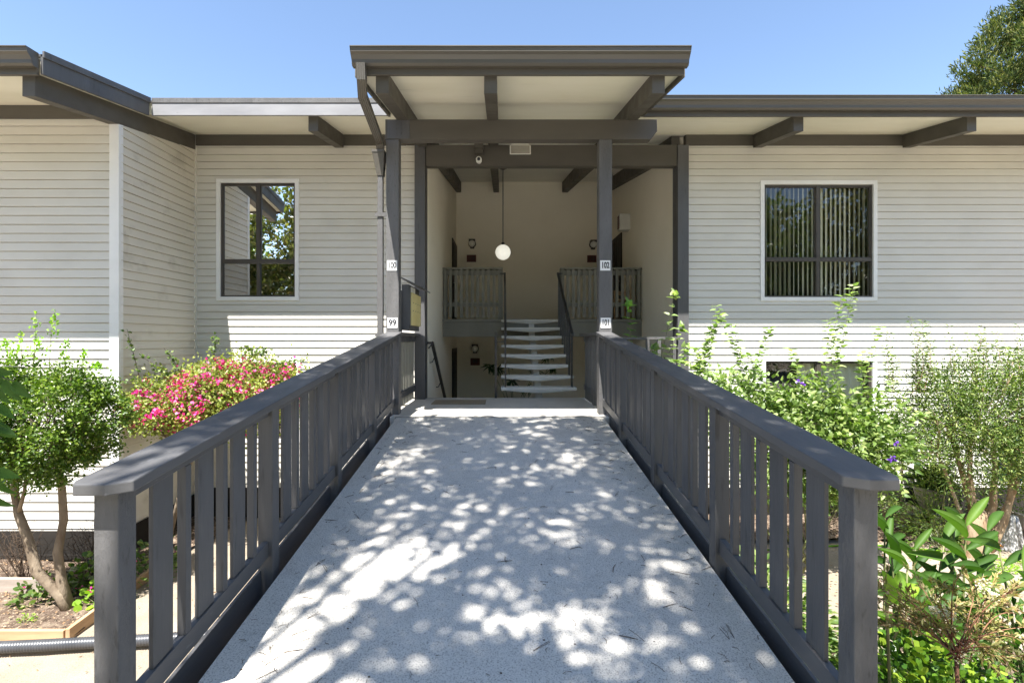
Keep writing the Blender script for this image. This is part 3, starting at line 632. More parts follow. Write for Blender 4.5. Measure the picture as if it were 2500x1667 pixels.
# balcony railings
def balcony(x0, x1, label):
    T = thing('balcony_railing', label, 'railing', ((x0+x1)/2, 10.15, 1.36), 'upper landing railings')
    m = MB(); m.box(x0, x1+.0, 10.05, 10.21, 2.38, 2.415); m.build('cap_rail', M['balcony'], T, bevel=.003)
    for z0, z1, nm in ((2.27, 2.365, 'top_rail'), (1.62, 1.71, 'bottom_rail')):
        m = MB(); m.box(x0, x1, 10.13, 10.168, z0, z1); m.build(nm, M['balcony'], T)
    x = x0+.02
    while x < x1-.06:
        m = MB(); m.box(x, x+.055, 10.089, 10.128, 1.40, 2.378); m.build('baluster', M['balcony'], T); x += .112
    for xx in (x0, x1-.09):
        m = MB(); m.box(xx, xx+.09, 10.169, 10.23, 1.362, 2.378); m.build('post', M['balcony'], T)
balcony(XA+.005, .02, 'olive grey baluster railing of the upper landing, left of the stair top')
balcony(1.20, XB-.01, 'olive grey baluster railing of the upper landing, right of the stair top')
# chair on upper landing
T = thing('wooden_chair', 'pale wooden chair behind the right upper landing railing', 'chair', (2.75, 11.0, 1.355))
for x in (2.42, 2.74):
    m = MB(); m.box(x, x+.035, 10.6, 10.635, 1.355, 2.0); m.build('leg', M['timber'], T)
    m = MB(); m.box(x, x+.035, 10.95, 10.985, 1.355, 1.78); m.build('leg', M['timber'], T)
m = MB(); m.box(2.42, 2.775, 10.64, 10.98, 1.785, 1.82); m.build('seat', M['timber'], T)
m = MB(); m.box(2.455, 2.74, 10.605, 10.63, 1.90, 1.98); m.build('backrest', M['timber'], T)
# ------------------------------------------------------------------ lights, signs, fittings
def wall_lamp(px, py, label):
    D = 13.2; c = U(px, py, D); c.y = D
    T = thing('wall_lamp', label, 'lamp', tuple(c), 'round globe wall lamps')
    m = MB(); m.lathe([(0, -.002), (.10, -.002), (.105, -.03), (.09, -.06), (.075, -.07), (0, -.07)], c, 20, axis='y'); m.box(c.x-.085, c.x+.085, c.y-.16, c.y-.003, c.z+.045, c.z+.11); m.box(c.x-.055, c.x+.055, c.y-.06, c.y-.003, c.z-.13, c.z-.08); m.build('housing', M['bronze'], T, bevel=.01)
    m = MB(); q = (c.x, c.y-.13, c.z-.01); m.lathe([(.001, -.09)]+[(.085*math.sin(a), -.085*math.cos(a)) for a in [math.pi*k/12 for k in range(1, 12)]]+[(.001, .085)], q, 20); m.build('globe', M['white_mat'], T, True)
wall_lamp(1153, 596, 'dark wall lamp with white globe above the upper left plaque')
wall_lamp(1447, 598, 'dark wall lamp with white globe above the upper right plaque')
wall_lamp(1160, 850, 'dark wall lamp with white globe above the lower plaque')
def plaque(px, py, txt, label):
    c = U(px, py, 13.19); T = thing('number_plaque', label, 'sign', tuple(c), 'dark red number plaques')
    m = MB(); m.box(c.x-.115, c.x+.115, 13.175, 13.20, c.z-.085, c.z+.085); m.box(c.x-.125, c.x+.125, 13.186, 13.201, c.z-.095, c.z+.095); m.build('plate', M['redsign'], T)
    text_mesh(txt, .15, 'lettering', M['ink'], T, (c.x, 13.173, c.z), sx=.85, bold=.003)
plaque(1151, 631, '100', 'dark red plaque reading 100 on the upper left stairwell wall')
plaque(1445, 632, '102', 'dark red plaque reading 102 on the upper right stairwell wall')
plaque(1160, 883, '99', 'dark red plaque reading 99 on the lower stairwell wall')
def numplate(px, py, txt, label, bold):
    c = U(px, py, 6.19); T = thing('number_sign', label, 'sign', tuple(c), 'white number signs on the posts')
    m = MB(); m.box(c.x-.064, c.x+.064, 6.194, 6.1985, c.z-.064, c.z+.064); m.build('plate', M['trim'], T)
    text_mesh(txt, .104, 'lettering', M['ink'], T, (c.x, 6.1925, c.z), sx=.66 if len(txt) == 3 else .95, bold=bold*.4+.0026)
numplate(957, 648, '100', 'white square sign reading 100 on the left canopy post', 0)
numplate(958, 788, '99', 'white square sign reading 99 on the left canopy post', 0)
numplate(1478, 648, '102', 'white square sign reading 102 on the right canopy post', .002)
numplate(1479, 788, '101', 'white square sign reading 101 on the right canopy post', .001)
# pendant
c = U(1228, 616, 9.7); T = thing('pendant_lamp', 'white glass globe hanging on a long dark rod in the stairwell', 'lamp', (c.x, c.y, 4.4))
m = MB(); r = .15; m.lathe([(.001, -r)]+[(r*math.sin(a), -r*math.cos(a)) for a in [math.pi*k/20 for k in range(1, 20)]]+[(.001, r)], c, 32); m.build('globe', M['lit_globe'], T, True)
m = MB(); m.tube([(c.x, c.y, c.z+r), (c.x, c.y, 4.33)], .009, 8); m.lathe([(.03, .15), (.03, .19), (0, .19)], c, 14); m.build('rod', M['black_metal'], T)
m = MB(); m.lathe([(.09, 0), (.085, -.05), (.03, -.08), (0, -.08)], (c.x, c.y, 4.37), 20); m.build('ceiling_rose', M['black_metal'], T)
m = MB(); m.box(c.x-.20, c.x+.20, c.y-.06, c.y+.06, 4.372, 4.46); m.box(c.x-.05, c.x+.05, c.y-.05, c.y+.05, 4.46, soff(9.7)-.0); m.build('mounting_board', M['stucco'], T)
# flood light
T = thing('flood_light', 'cream box flood light hanging under the canopy in front of the entry beam', 'light', (.28, 7.5, 3.9))
c = U(1270, 366, 7.45)
m = MB(); w2, h2 = .16, .09
m.hexa([(c.x-w2, 7.40, c.z-h2), (c.x+w2, 7.40, c.z-h2), (c.x+w2*.8, 7.56, c.z-h2*.3), (c.x-w2*.8, 7.56, c.z-h2*.3), (c.x-w2, 7.43, c.z+h2*.7), (c.x+w2, 7.43, c.z+h2*.7), (c.x+w2*.8, 7.58, c.z+h2*1.0), (c.x-w2*.8, 7.58, c.z+h2*1.0)]); m.build('housing', M['white_mat'], T, bevel=.006)
m = MB(); m.hexa([(c.x-w2*.88, 7.392, c.z-h2*.85), (c.x+w2*.88, 7.392, c.z-h2*.85), (c.x+w2*.88, 7.40, c.z-h2*.85), (c.x-w2*.88, 7.40, c.z-h2*.85), (c.x-w2*.88, 7.418, c.z+h2*.55), (c.x+w2*.88, 7.418, c.z+h2*.55), (c.x+w2*.88, 7.425, c.z+h2*.55), (c.x-w2*.88, 7.425, c.z+h2*.55)]); m.build('lens', M['ceramic'], T)
m = MB(); m.box(c.x-.13, c.x+.13, 7.50, 7.80, c.z+.095, c.z+.125); m.build('bracket', M['white_mat'], T)
# security camera
T = thing('security_camera', 'small white security camera under a dark junction box on the entry beam', 'camera', (-.36, 7.78, 3.8))
c = U(1169, 391, 7.7)
m = MB(); m.box(c.x-.06, c.x+.06, 7.70, 7.797, c.z+.11, c.z+.19); m.box(c.x-.07, c.x+.07, 7.68, 7.797, c.z+.1905, c.z+.26); m.build('junction_box', M['paint_x'], T, bevel=.004)
m = MB(); m.lathe([(0, .07), (.035, .06), (.045, .02), (.045, -.06), (.036, -.075), (.03, -.06), (0, -.06)], (c.x, 7.72, c.z), 16, axis='y'); m.tube([(c.x, 7.74, c.z), (c.x, 7.79, c.z+.03)], .02, 8); m.build('body', M['white_mat'], T, True)
m = MB(); m.lathe([(0, -.0805), (.022, -.0795), (.022, -.06)], (c.x, 7.72, c.z), 12, axis='y'); m.build('lens', M['ink'], T, True)
# alarm box on right stairwell wall
T = thing('alarm_box', 'beige alarm box with a red-brown grille high on the right stairwell wall', 'alarm', (2.8, 11.2, 3.6))
m = MB(); m.box(2.64, 2.878, 11.0, 11.2, 3.40, 3.76); m.build('case', M['stairc'], T, bevel=.006)
m = MB()
for k in range(7): m.box(2.628, 2.638, 11.02, 11.18, 3.44+k*.042, 3.465+k*.042)
m.build('grille', M['redsign'], T)
# downspout
T = thing('downspout', 'charcoal ribbed downspout curving from the canopy gutter down the left post', 'downspout', (-1.5, 6, 1))
def flat_pipe(pts, w, h, nm='pipe'):
    m = MB()
    for a, c in zip(pts[:-1], pts[1:]):
        a = Vector(a); c = Vector(c); t = (c-a).normalized(); s = Vector((1, 0, 0)); n = t.cross(s).normalized()
        pr = []
        for k in range(9): pr.append(s*(-w/2+w*k/8)+n*(h/2-(.004 if k % 2 else 0)))
        for k in range(9): pr.append(s*(w/2-w*k/8)-n*(h/2-(.004 if k % 2 else 0)))
        m.prism(pr, a-t*.012, c+t*.012)
    return m.build(nm, M['metal_dark'], T)
flat_pipe([(-1.43, 5.00, 3.74), (-1.43, 5.02, 3.60), (-1.46, 5.16, 3.50), (-1.53, 6.18, 3.42), (-1.545, 6.27, 3.30)], .09, .07)
m = MB(); m.hexa([(-1.58, 6.21, 3.02), (-1.50, 6.21, 3.02), (-1.50, 6.29, 3.02), (-1.58, 6.29, 3.02), (-1.63, 6.17, 3.30), (-1.48, 6.17, 3.30), (-1.48, 6.32, 3.30), (-1.63, 6.32, 3.30)]); m.box(-1.635, -1.475, 6.165, 6.325, 3.301, 3.33); m.build('collector_box', M['metal_dark'], T)
m = MB()
m.hexa([(-1.585, 6.22, -1.85), (-1.505, 6.22, -1.85), (-1.505, 6.28, -1.85), (-1.585, 6.28, -1.85), (-1.573, 6.22, 3.02), (-1.508, 6.22, 3.02), (-1.508, 6.28, 3.02), (-1.573, 6.28, 3.02)]); m.build('pipe', M['post_plain'], T, bevel=.004)
for z in (.98, 2.5): m = MB(); m.box(-1.60, -1.462, 6.205, 6.218, z, z+.05); m.build('strap', M['post_plain'], T)
# mailbox
T = thing('mailbox_cabinet', 'grey mailbox cabinet with four yellow doors under a small sloped roof', 'mailbox', (-1.28, 7, 1.06))
m = MB(); m.box(-1.335, -1.235, 6.56, 7.34, 1.07, 1.68); m.box(-1.36, -1.336, 6.54, 6.60, 1.0, 1.60); m.box(-1.235, -1.222, 6.56, 6.60, 1.12, 1.66); m.build('case', M['paint_v'], T, bevel=.003)
m = MB(); m.hexa([(-1.40, 6.50, 1.79), (-1.08, 6.50, 1.64), (-1.08, 7.42, 1.64), (-1.40, 7.42, 1.79), (-1.40, 6.50, 1.805), (-1.08, 6.50, 1.655), (-1.08, 7.42, 1.655), (-1.40, 7.42, 1.805)]); m.build('roof', M['paint_v'], T)
m = MB(); m.box(-1.234, -1.215, 6.66, 6.9, 1.585, 1.655); m.build('paper_bundle', M['white_mat'], T)
for k in range(4):
    y = 6.62+k*.178; m = MB(); m.box(-1.234, -1.205, y, y+.172, 1.14, 1.58); d = m.build('mailbox_door', M['mailyellow'], T, bevel=.003)
    m = MB(); m.box(-1.2045, -1.202, y+.07, y+.10, 1.33, 1.345); m.box(-1.2045, -1.202, y+.06, y+.11, 1.44, 1.448); m.build('lock', M['black_metal'], d)
# door mat
m = MB(); m.box(-1.03, -.24, 7.16, 7.62, .001, .013); o = m.build('doormat', M['mat'], None, bevel=.004); tag(o, 'flat brown doormat on the landing below the stairs', 'doormat')
# fallen needles and litter on the ramp (uncountable)
m = MB()
for k in range(420):
    x = random.uniform(-1.25, 1.2); y = random.uniform(1.2, 6.0)**1.0
    if random.random() < .45: x = random.choice((-1, 1))*random.uniform(.95, 1.22)
    z = rz(y)+.003; a = random.uniform(0, math.pi); l = random.uniform(.015, .05) if random.random() < .75 else random.uniform(.06, .11)
    d = Vector((math.cos(a)*l, math.sin(a)*l, math.sin(a)*l*.1267)); p = Vector((x, y, z)); r = .0011 if l > .03 else .0013
    m.tube([p, p+d*.5+Vector((random.uniform(-.01, .01), 0, .003)), p+d], r, 3)
    if l > .06 and random.random() < .7: m.tube([p, p+Vector((d.x*.9+random.uniform(-.02, .02), d.y*.9, d.z*.9))], r, 3)
for k in range(90):
    x = random.uniform(-1.25, 1.2); y = random.uniform(1.6, 6.0); s = random.uniform(.002, .006); z = rz(y)
    m.box(x, x+s*1.6, y, y+s, z+.0005, z+s*.6)
o = m.build('fallen_needles', M['brown']); tag(o, 'dry pine needles and crumbs scattered over the concrete ramp', 'litter'); o['kind'] = 'stuff'
exec_plants = True
# ------------------------------------------------------------------ plants
def shrub(name, label, cat, base, crown, rad, ncl, per, crad, leafm, ll, lw, barkm, trunks=(), tmpl=T_SMALL, group=None, inner=.35, twig=.006, up=.5, extra=None, lname='foliage', trunkr=.03, smooth=False):
    """crown: centre; rad: radii; trunks: list of [points] with radius list"""
    T = thing(name, label, cat, tuple(base), group)
    C, Dc = ell(ncl, crown, rad, inner)
    if extra is not None: C, Dc = extra(C, Dc)
    m = MB(); ends = []
    for pts, r0, r1 in trunks:
        n = len(pts); m.tube(pts, [r0+(r1-r0)*i/(n-1) for i in range(n)], 10); ends.append(Vector(pts[-1]))
    if not ends: ends = [Vector(base)]
    for i in range(0, len(C), max(1, len(C)//70)):
        e = min(ends, key=lambda q: (q-Vector(C[i])).length+random.uniform(0, .2))
        m.tube(bez(e, Vector(C[i]), rv(.05)+Vector((0, 0, .03)), 4), [trunkr*.4, trunkr*.3, trunkr*.2, twig, twig*.6], 5)
    m.build('trunk' if trunks else 'stems', barkm, T, True)
    P, D, N = clusters(C, Dc, per, crad, up)
    n = len(P); leaves(lname, P, D, N, ll*RNG.uniform(.6, 1.25, n), lw*RNG.uniform(.7, 1.2, n), leafm, T, tmpl, smooth)
    return T, C, Dc
# rounded evergreen shrub at left
def wob(pts, s=.01): return [Vector(p)+rv(s) for p in pts]
bx = (-4.52, 5.12, -1.9)
t1 = wob([(-4.52, 5.12, -1.93), (-4.60, 5.12, -1.72), (-4.80, 5.10, -1.45), (-4.88, 5.08, -1.1), (-4.97, 5.06, -.85), (-5.02, 5.05, -.62), (-4.98, 5.05, -.35)], .012)
t2 = wob([(-4.50, 5.14, -1.93), (-4.60, 5.16, -1.6), (-4.66, 5.16, -1.3), (-4.62, 5.15, -.95), (-4.60, 5.12, -.6), (-4.62, 5.10, -.3)], .012)
T, C, Dc = shrub('evergreen_shrub', 'rounded glossy evergreen shrub on two bare trunks, left of the ramp', 'shrub', bx, (-4.76, 5.1, .08), (.78, .55, .60), 720, 42, .075, M['leaf_box'], .038, .026, M['bark'],
                 [(t1, .055, .03), (t2, .05, .03), (wob([(-4.97, 5.06, -.85), (-4.87, 5.03, -.6), (-4.83, 5.0, -.4)]), .02, .012)], up=.7, inner=.55, trunkr=.04)
m = MB(); P = []; D = []; N = []
for (px, py) in ((88, 765), (133, 762), (50, 815), (160, 835), (95, 830), (30, 860), (205, 860), (235, 890), (12, 830)):
    m = MB(); P = []; D = []; N = []
    a = U(px+random.uniform(-15, 15), 900, 5.1); e = U(px, py, 5.1); pts = bez(a, e, rv(.02), 6); m.tube(pts, [.005, .004, .003, .003, .002, .002, .001], 4)
    for k in range(46):
        t = random.random()**.6; q = a.lerp(e, t)+rv(.012+.03*(1-t)); P.append(q); D.append(rv(.6)+Vector((0, 0, .6))); N.append(rv(.5)+Vector((0, -.4, .5)))
    sh = m.build('shoot', M['twig_green'], T); merge(sh, leaves('leaf_tuft', P, D, N, .040, .024, M['leaf_lime']))
# bougainvillea
tb = wob([(-4.55, 6.6, -1.95), (-4.55, 6.55, -1.2), (-4.52, 6.5, -.7), (-4.40, 6.5, -.35)], .01)
tb2 = wob([(-4.50, 6.62, -1.95), (-4.30, 6.6, -1.1), (-4.10, 6.6, -.5), (-3.9, 6.6, -.2)], .01)
def shape_boug(C, Dc):
    # wide, lower on the left, arching to the right
    C[:, 2] += .12*np.clip((C[:, 0]+4.2), -1, 1)
    return C, Dc
T, C, Dc = shrub('bougainvillea', 'bougainvillea bush with magenta bracts against the left siding', 'shrub', (-4.5, 6.6, -1.9), (-3.75, 6.62, .10), (1.18, .50, .50), 620, 30, .15, M['leaf_boug'], .048, .034, M['bark'],
                 [(tb, .035, .02), (tb2, .03, .02)], up=.4, extra=shape_boug, inner=.3)
sel = [i for i in range(len(C)) if C[i][1] < 6.75 or C[i][2] > .3]
sel = random.sample(sel, min(len(sel), 215)); Pf, Df, Nf = clusters(C[sel]+np.array([0, -.08, .04]), Dc[sel], 13, .06, .3)
leaves('blossom', Pf, Df, Nf, .040, .042, M['petal'], T, T_SMALL)
C2, Dc2 = ell(90, tuple(U(385, 1005, 6.25)), (.42, .22, .24), .1); Pc, D2, N2 = clusters(C2, Dc2, 16, .09, .4)
leaves('lower_foliage', Pc, D2, N2, RNG.uniform(.03, .055, len(Pc)), .03, M['leaf_boug'], T)
i2 = RNG.integers(0, 90, 22); Pf, Df, Nf = clusters(C2[i2]+np.array([0, -.06, .03]), Dc2[i2], 13, .05, .3); leaves('lower_blossom', Pf, Df, Nf, .04, .042, M['petal'], T)
m = MB(); P = []; D = []; N = []; PF = []
for (a, e, bend) in (((355, 985), (310, 803), (-.02, 0, .12)), ((420, 960), (290, 930), (0, 0, .1)), ((450, 930), (400, 850), (0, 0, .08)), ((520, 880), (530, 820), (0, 0, .02)), ((600, 880), (660, 855), (0, 0, .05)), ((650, 900), (745, 880), (0, 0, .06)), ((400, 1020), (300, 1010), (0, 0, .05)), ((640, 870), (590, 845), (0, 0, .05)), ((400, 1000), (315, 1060), (0, 0, .02)), ((430, 940), (345, 870), (0, 0, .06))):
    m = MB(); P = []; D = []; N = []; a = U(a[0], a[1], 6.35); e = U(e[0], e[1], 6.3); pts = bez(a, e, Vector(bend), 8); m.tube(pts, [.006-.0005*i for i in range(9)], 4)
    for k in range(38):
        i = random.randint(2, 7); q = pts[i].lerp(pts[i+1], random.random())+rv(.018); P.append(q); D.append(rv(.7)); N.append(rv(.5)+Vector((0, -.3, .6)))
    sh = m.build('cane', M['bark_dark'], T); merge(sh, leaves('leaf_tuft', P, D, N, .05, .036, M['leaf_mid']))
# near-left sapling with large leaves, standing beside the ramp
T = thing('leafy_sapling', 'sapling with large drooping green leaves reaching in at the left edge beside the shrub', 'sapling', (-1.95, 1.75, -1.9))
m = MB(); m.tube(bez((-2.05, 1.7, -1.95), (-1.95, 1.72, 1.05), (.03, 0, 0), 8), [.014-.001*i for i in range(9)], 6)
P = []; D = []; N = []
for (px, py, dx, dz) in ((-15, 905, .6, -.5), (0, 935, .5, -.8), (25, 925, .5, -.9), (45, 930, .7, -.9), (-10, 900, .9, -.25), (-20, 990, .8, -.3), (-15, 1010, .6, -.9), (-10, 1040, .9, -.15), (0, 1035, .8, -.7), (-10, 1150, .7, -.2), (-15, 1140, .5, -1), (5, 1165, .4, -1), (-20, 1200, .7, -.7), (-30, 960, .2, -1), (-40, 1100, .5, -1), (-60, 880, -.3, .4), (-90, 1000, -.5, -.5), (-80, 1150, -.5, -.6), (-60, 1240, .4, -1)):
    q = U(px-12, py, 1.66); s = Vector((-1.97, 1.72, q.z+.05)); m.tube(bez(s, q, Vector((0, 0, .03)), 4), .0022, 4)
    P.append(q); D.append(Vector((dx, random.uniform(-.25, .25), dz))); N.append(Vector((-.1, -.75, .5))+rv(.25))
m.build('stem', M['twig_green'], T, True)
for k in range(len(P)): leaves('leaf', [P[k]], [D[k]], [N[k]], random.uniform(.07, .095), .036, M['leaf_canna'], T, t_long(6, .3, .25, .38), True)
# dry twiggy shrub and low plants in the bed
def twiggy(label, base, n, h, spread, mat, name='dry_shrub'):
    T = thing(name, label, 'shrub', tuple(base), None); m = MB(); b0 = Vector(base)
    for k in range(n):
        e = b0+Vector((random.gauss(0, spread), random.gauss(0, spread*.5), h*random.uniform(.6, 1.1))); pts = bez(b0+rv(.03)*1.0, e, rv(.07), 5); m.tube(pts, [.006, .005, .004, .003, .002, .0012], 4)
        for j in range(5):
            q = pts[random.randint(2, 4)]; m.tube([q, q+rv(.05)+Vector((0, 0, .05)), q+rv(.08)+Vector((0, 0, .11))], [.0025, .0018, .001], 3)
    m.build('twigs', mat, T, True); return T
twiggy('bare brown twiggy bush behind the evergreen shrub trunks', (-4.75, 5.75, -1.95), 34, .75, .28, M['bark_dark'])
twiggy('tangle of thin dry stems at the far left by the foundation', (-5.55, 5.7, -1.95), 26, .8, .2, M['bark_dark'])
twiggy('thin bare twigs crossing the lower left corner of the ground', (-2.7, 2.6, -1.85), 9, .75, .30, M['bark_dark'])
def low(name, label, c, r, n, ll, mat, tmpl=T_ROUND, flowers=None, fm=None, group=None, cat='plant', lw=None):
    T = thing(name, label, cat, tuple(c), group); c = np.array(c, float); r = np.array(r, float)
    P = c+RNG.uniform(-1, 1, (n, 3))*r*np.array([1, 1, 0])+np.array([0, 0, 1])*RNG.random((n, 1))*r[2]
    q = 1-np.clip(((P[:, 0]-c[0])/r[0])**2+((P[:, 1]-c[1])/r[1])**2, 0, 1); P[:, 2] = c[2]+(P[:, 2]-c[2])*np.sqrt(q); P = P[q > .02]; n = len(P)
    D = (P-c)*np.array([1, 1, .2])+rnd(n, .1)+np.array([0, 0, .08]); N = rnd(n, .35)+np.array([0, -.1, 1])
    leaves('foliage', P, D, N, ll*RNG.uniform(.6, 1.2, n), (lw or ll*.95)*RNG.uniform(.8, 1.2, n), mat, T, tmpl)
    m = MB()
    for i in range(0, n, max(1, n//26)): m.tube([(c[0]+random.gauss(0, r[0]*.2), c[1]+random.gauss(0, r[1]*.2), c[2]-.02), tuple(P[i])], .003, 4)
    m.build('stems', M['twig_green'], T)
    if flowers:
        i = RNG.integers(0, n, flowers); Pf = np.repeat(P[i], 6, 0)+rnd(flowers*6, .012)+np.array([0, -.01, .03])
        leaves('blossom', Pf, rnd(flowers*6), rnd(flowers*6)+np.array([0, -.5, .8]), .022, .022, fm, T)
    return T
G = 'low geraniums in the left bed'
low('geranium', 'round-leaved geranium left of the leaning trunk', (-4.98, 5.35, -1.93), (.30, .22, .34), 260, .06, M['leaf_mid'], flowers=3, fm=M['petal'], group=G)
low('geranium', 'round-leaved geranium behind the leaning trunk', (-4.72, 5.62, -1.93), (.26, .2, .45), 240, .06, M['leaf_box'], flowers=2, fm=M['petal'], group=G)
low('geranium', 'bright round-leaved geranium beside the first railing post', (-4.22, 5.25, -1.93), (.26, .18, .34), 130, .075, M['leaf_lime'], flowers=2, fm=M['petal'], group=G)
low('geranium', 'green geranium seen between the first balusters', (-4.15, 5.9, -1.93), (.30, .35, .55), 380, .06, M['leaf_mid'], flowers=7, fm=M['petal'], group=G)
low('small_weed', 'small pale green weed on the bare soil', (-4.78, 4.93, -1.92), (.10, .09, .12), 90, .03, M['leaf_lime'], T_MID, lw=.012)
low('small_weed', 'small green weed at the left edge of the soil', (-5.05, 4.85, -1.92), (.08, .09, .08), 60, .03, M['leaf_lime'], T_MID, lw=.012)
# soil beds, edging, hose
def patch(name, poly, z, mat, amp=.03, res=.12):
    xs = [p[0] for p in poly]; ys = [p[1] for p in poly]
    def inside(x, y):
        c = False; n = len(poly)
        for i in range(n):
            (x1, y1), (x2, y2) = poly[i], poly[(i+1) % n]
            if (y1 > y) != (y2 > y) and x < (x2-x1)*(y-y1)/(y2-y1)+x1: c = not c
        return c
    m = MB(); H = {}
    def hz(i, j):
        if (i, j) not in H: H[(i, j)] = z+random.uniform(-amp, amp)
        return H[(i, j)]
    nx = int((max(xs)-min(xs))/res)+1; ny = int((max(ys)-min(ys))/res)+1; idx = {}
    v = []; f = []
    def vi(i, j):
        if (i, j) not in idx: idx[(i, j)] = len(v); v.append((min(xs)+i*res, min(ys)+j*res, hz(i, j)))
        return idx[(i, j)]
    for i in range(nx):
        for j in range(ny):
            if inside(min(xs)+(i+.5)*res, min(ys)+(j+.5)*res): f.append((vi(i, j), vi(i+1, j), vi(i+1, j+1), vi(i, j+1)))
    me = bpy.data.meshes.new(name); me.from_pydata(v, [], f); me.materials.append(mat); me.update(); me.polygons.foreach_set('use_smooth', [True]*len(f))
    return link(name, me)
struct(patch('soil', [(-9, 4.70), (-4.13, 4.70), (-4.22, 6.1), (-4.0, 7.8), (-4.88, 7.8), (-4.88, 6.25), (-9, 6.25)], -1.865, M['soil'], .022))
struct(patch('soil', [(1.9, 6.9), (12, 6.9), (12, 7.85), (1.9, 7.85)], -1.86, M['soil'], .025))
struct(patch('soil', [(1.5, .6), (7, .6), (6.2, 4.4), (1.5, 4.4)], -1.85, M['soil'], .03))
def board(label, a, c, w, h, mat, grp='timber boards edging the garden beds'):
    a = Vector(a); c = Vector(c); d = (c-a).normalized(); n = Vector((-d.y, d.x, 0))*w/2; up = Vector((0, 0, h))
    m = MB(); m.hexa([a-n, a+n, c+n, c-n, a-n+up, a+n+up, c+n+up, c-n+up]); o = m.build('edging_board', mat, None, bevel=.005); tag(o, label, 'edging board', grp)
board('orange-tan timber board edging the soil bed in front of the corrugated hose', (-9, 4.66, -1.92), (-4.14, 4.66, -1.92), .04, .12, M['timber'])
board('orange-tan timber board running back from the hose beside the first post', (-4.10, 4.64, -1.92), (-4.22, 6.2, -1.92), .04, .14, M['timber'])
board('pale weathered plank retaining the soil at the far left', (-7, 5.48, -1.9), (-5.05, 5.46, -1.9), .04, .20, M['timber_grey'])
board('dark weathered plank behind the geraniums', (-4.55, 5.72, -1.9), (-4.25, 5.72, -1.9), .04, .15, M['timber_grey'])
pts = [U(-250, 1580, 4.42), U(0, 1579, 4.42), U(110, 1574, 4.44), U(200, 1569, 4.47), U(345, 1562, 4.52), U(520, 1550, 4.60), U(700, 1545, 4.62)]
m = MB(); rr = []; pp = []
for a, c in zip(pts[:-1], pts[1:]):
    n = max(2, int((c-a).length/.008))
    for k in range(n): pp.append(a.lerp(c, k/n)); rr.append(.050 if len(rr) % 3 else .041)
m.tube(pp, rr, 16); o = m.build('drain_hose', M['hose'], None, True); tag(o, 'grey corrugated drain hose lying along the ground at lower left', 'hose')
m = MB(); m.tube([U(-60, 893, 4.5), U(60, 895, 4.6), U(180, 887, 5.0)], .003, 5); o = m.build('garden_wire', M['black_metal']); tag(o, 'thin dark wire stretched across the evergreen shrub', 'wire')
P = np.stack([RNG.uniform(-6.5, -1.6, 420), RNG.uniform(3.2, 6.2, 420), np.full(420, -1.885)], 1); o = leaves('leaf_litter', P, rnd(420)*np.array([1, 1, .1]), rnd(420, .3)+np.array([0, 0, 1]), .03, .014, M['leaf_dry']); tag(o, 'sparse dry leaves on the pale ground around the drain hose', 'leaf litter'); o['kind'] = 'stuff'
# ---- right side plants
def stemleaves(T, m, a, e, bend, n, ll, P, D, N, r=.004, jit=.02, start=.15, pair=True):
    pts = bez(a, e, bend, 10); m.tube(pts, [r*(1-.07*i) for i in range(11)], 5)
    for k in range(n):
        t = start+(1-start)*(k+.5)/n; i = min(9, int(t*10)); q = pts[i].lerp(pts[i+1], t*10-i)
        for s in ((1, -1) if pair else (random.choice((1, -1)),)):
            a_ = k*1.9+random.uniform(-.4, .4); d = Vector((math.cos(a_)*s, math.sin(a_)*s*.8, random.uniform(-.1, .5)))
            P.append(q+d*.01); D.append(d); N.append(Vector((0, -.2, 1))+rv(.35))
# climbing pale-leaf vine with long shoots
T = thing('potato_vine', 'sprawling pale green vine with tall leafy shoots in front of the right window', 'shrub', (3.6, 5.9, -1.9))
m = MB(); P = []; D = []; N = []
shoots = [((1990, 1120), (2085, 695), 5.9, 30), ((1960, 1120), (2062, 720), 5.95, 22), ((1900, 1100), (1745, 745), 6.3, 26), ((1850, 1080), (1790, 790), 6.3, 22), ((1800, 1050), (1880, 800), 6.2, 20), ((2050, 1120), (2150, 795), 5.9, 22), ((2060, 1100), (2020, 780), 6.0, 20), ((1700, 1010), (1740, 800), 6.4, 24), ((1720, 1000), (1700, 850), 6.4, 18), ((1690, 960), (1760, 770), 6.5, 22), ((1950, 1080), (1820, 860), 6.0, 22), ((1980, 1090), (1930, 850), 5.9, 22), ((2100, 1120), (2180, 930), 5.8, 20), ((1900, 1040), (1680, 930), 6.2, 24), ((1800, 960), (1640, 880), 6.4, 20), ((2080, 1140), (2260, 1010), 5.8, 22), ((1850, 1000), (1780, 900), 6.3, 20), ((1990, 1150), (1870, 950), 5.8, 26), ((2120, 1130), (2100, 860), 6.0, 22)]
for a, e, dd, n in shoots:
    a = U(a[0], a[1], dd-.1); e = U(e[0], e[1], dd); base = Vector((3.6+random.uniform(-.2, .2), 5.9, -1.85))
    m.tube(bez(base, a, rv(.1), 6), [.011, .010, .009, .008, .007, .006, .005], 6)
    stemleaves(T, m, a, e, Vector((random.uniform(-.05, .05), 0, .12)), int(n*1.35), .08, P, D, N)
m.build('stems', M['twig_green'], T, True)
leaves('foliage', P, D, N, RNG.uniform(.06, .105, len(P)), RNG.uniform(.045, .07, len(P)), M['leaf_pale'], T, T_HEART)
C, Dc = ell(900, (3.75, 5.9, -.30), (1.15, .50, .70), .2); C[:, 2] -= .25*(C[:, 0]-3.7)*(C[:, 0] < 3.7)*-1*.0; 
Pc, D2, N2 = clusters(C, Dc, 10, .11, .6); leaves('inner_foliage', Pc, D2, N2, RNG.uniform(.04, .085, len(Pc)), .045, M['leaf_vine'], T, T_HEART)
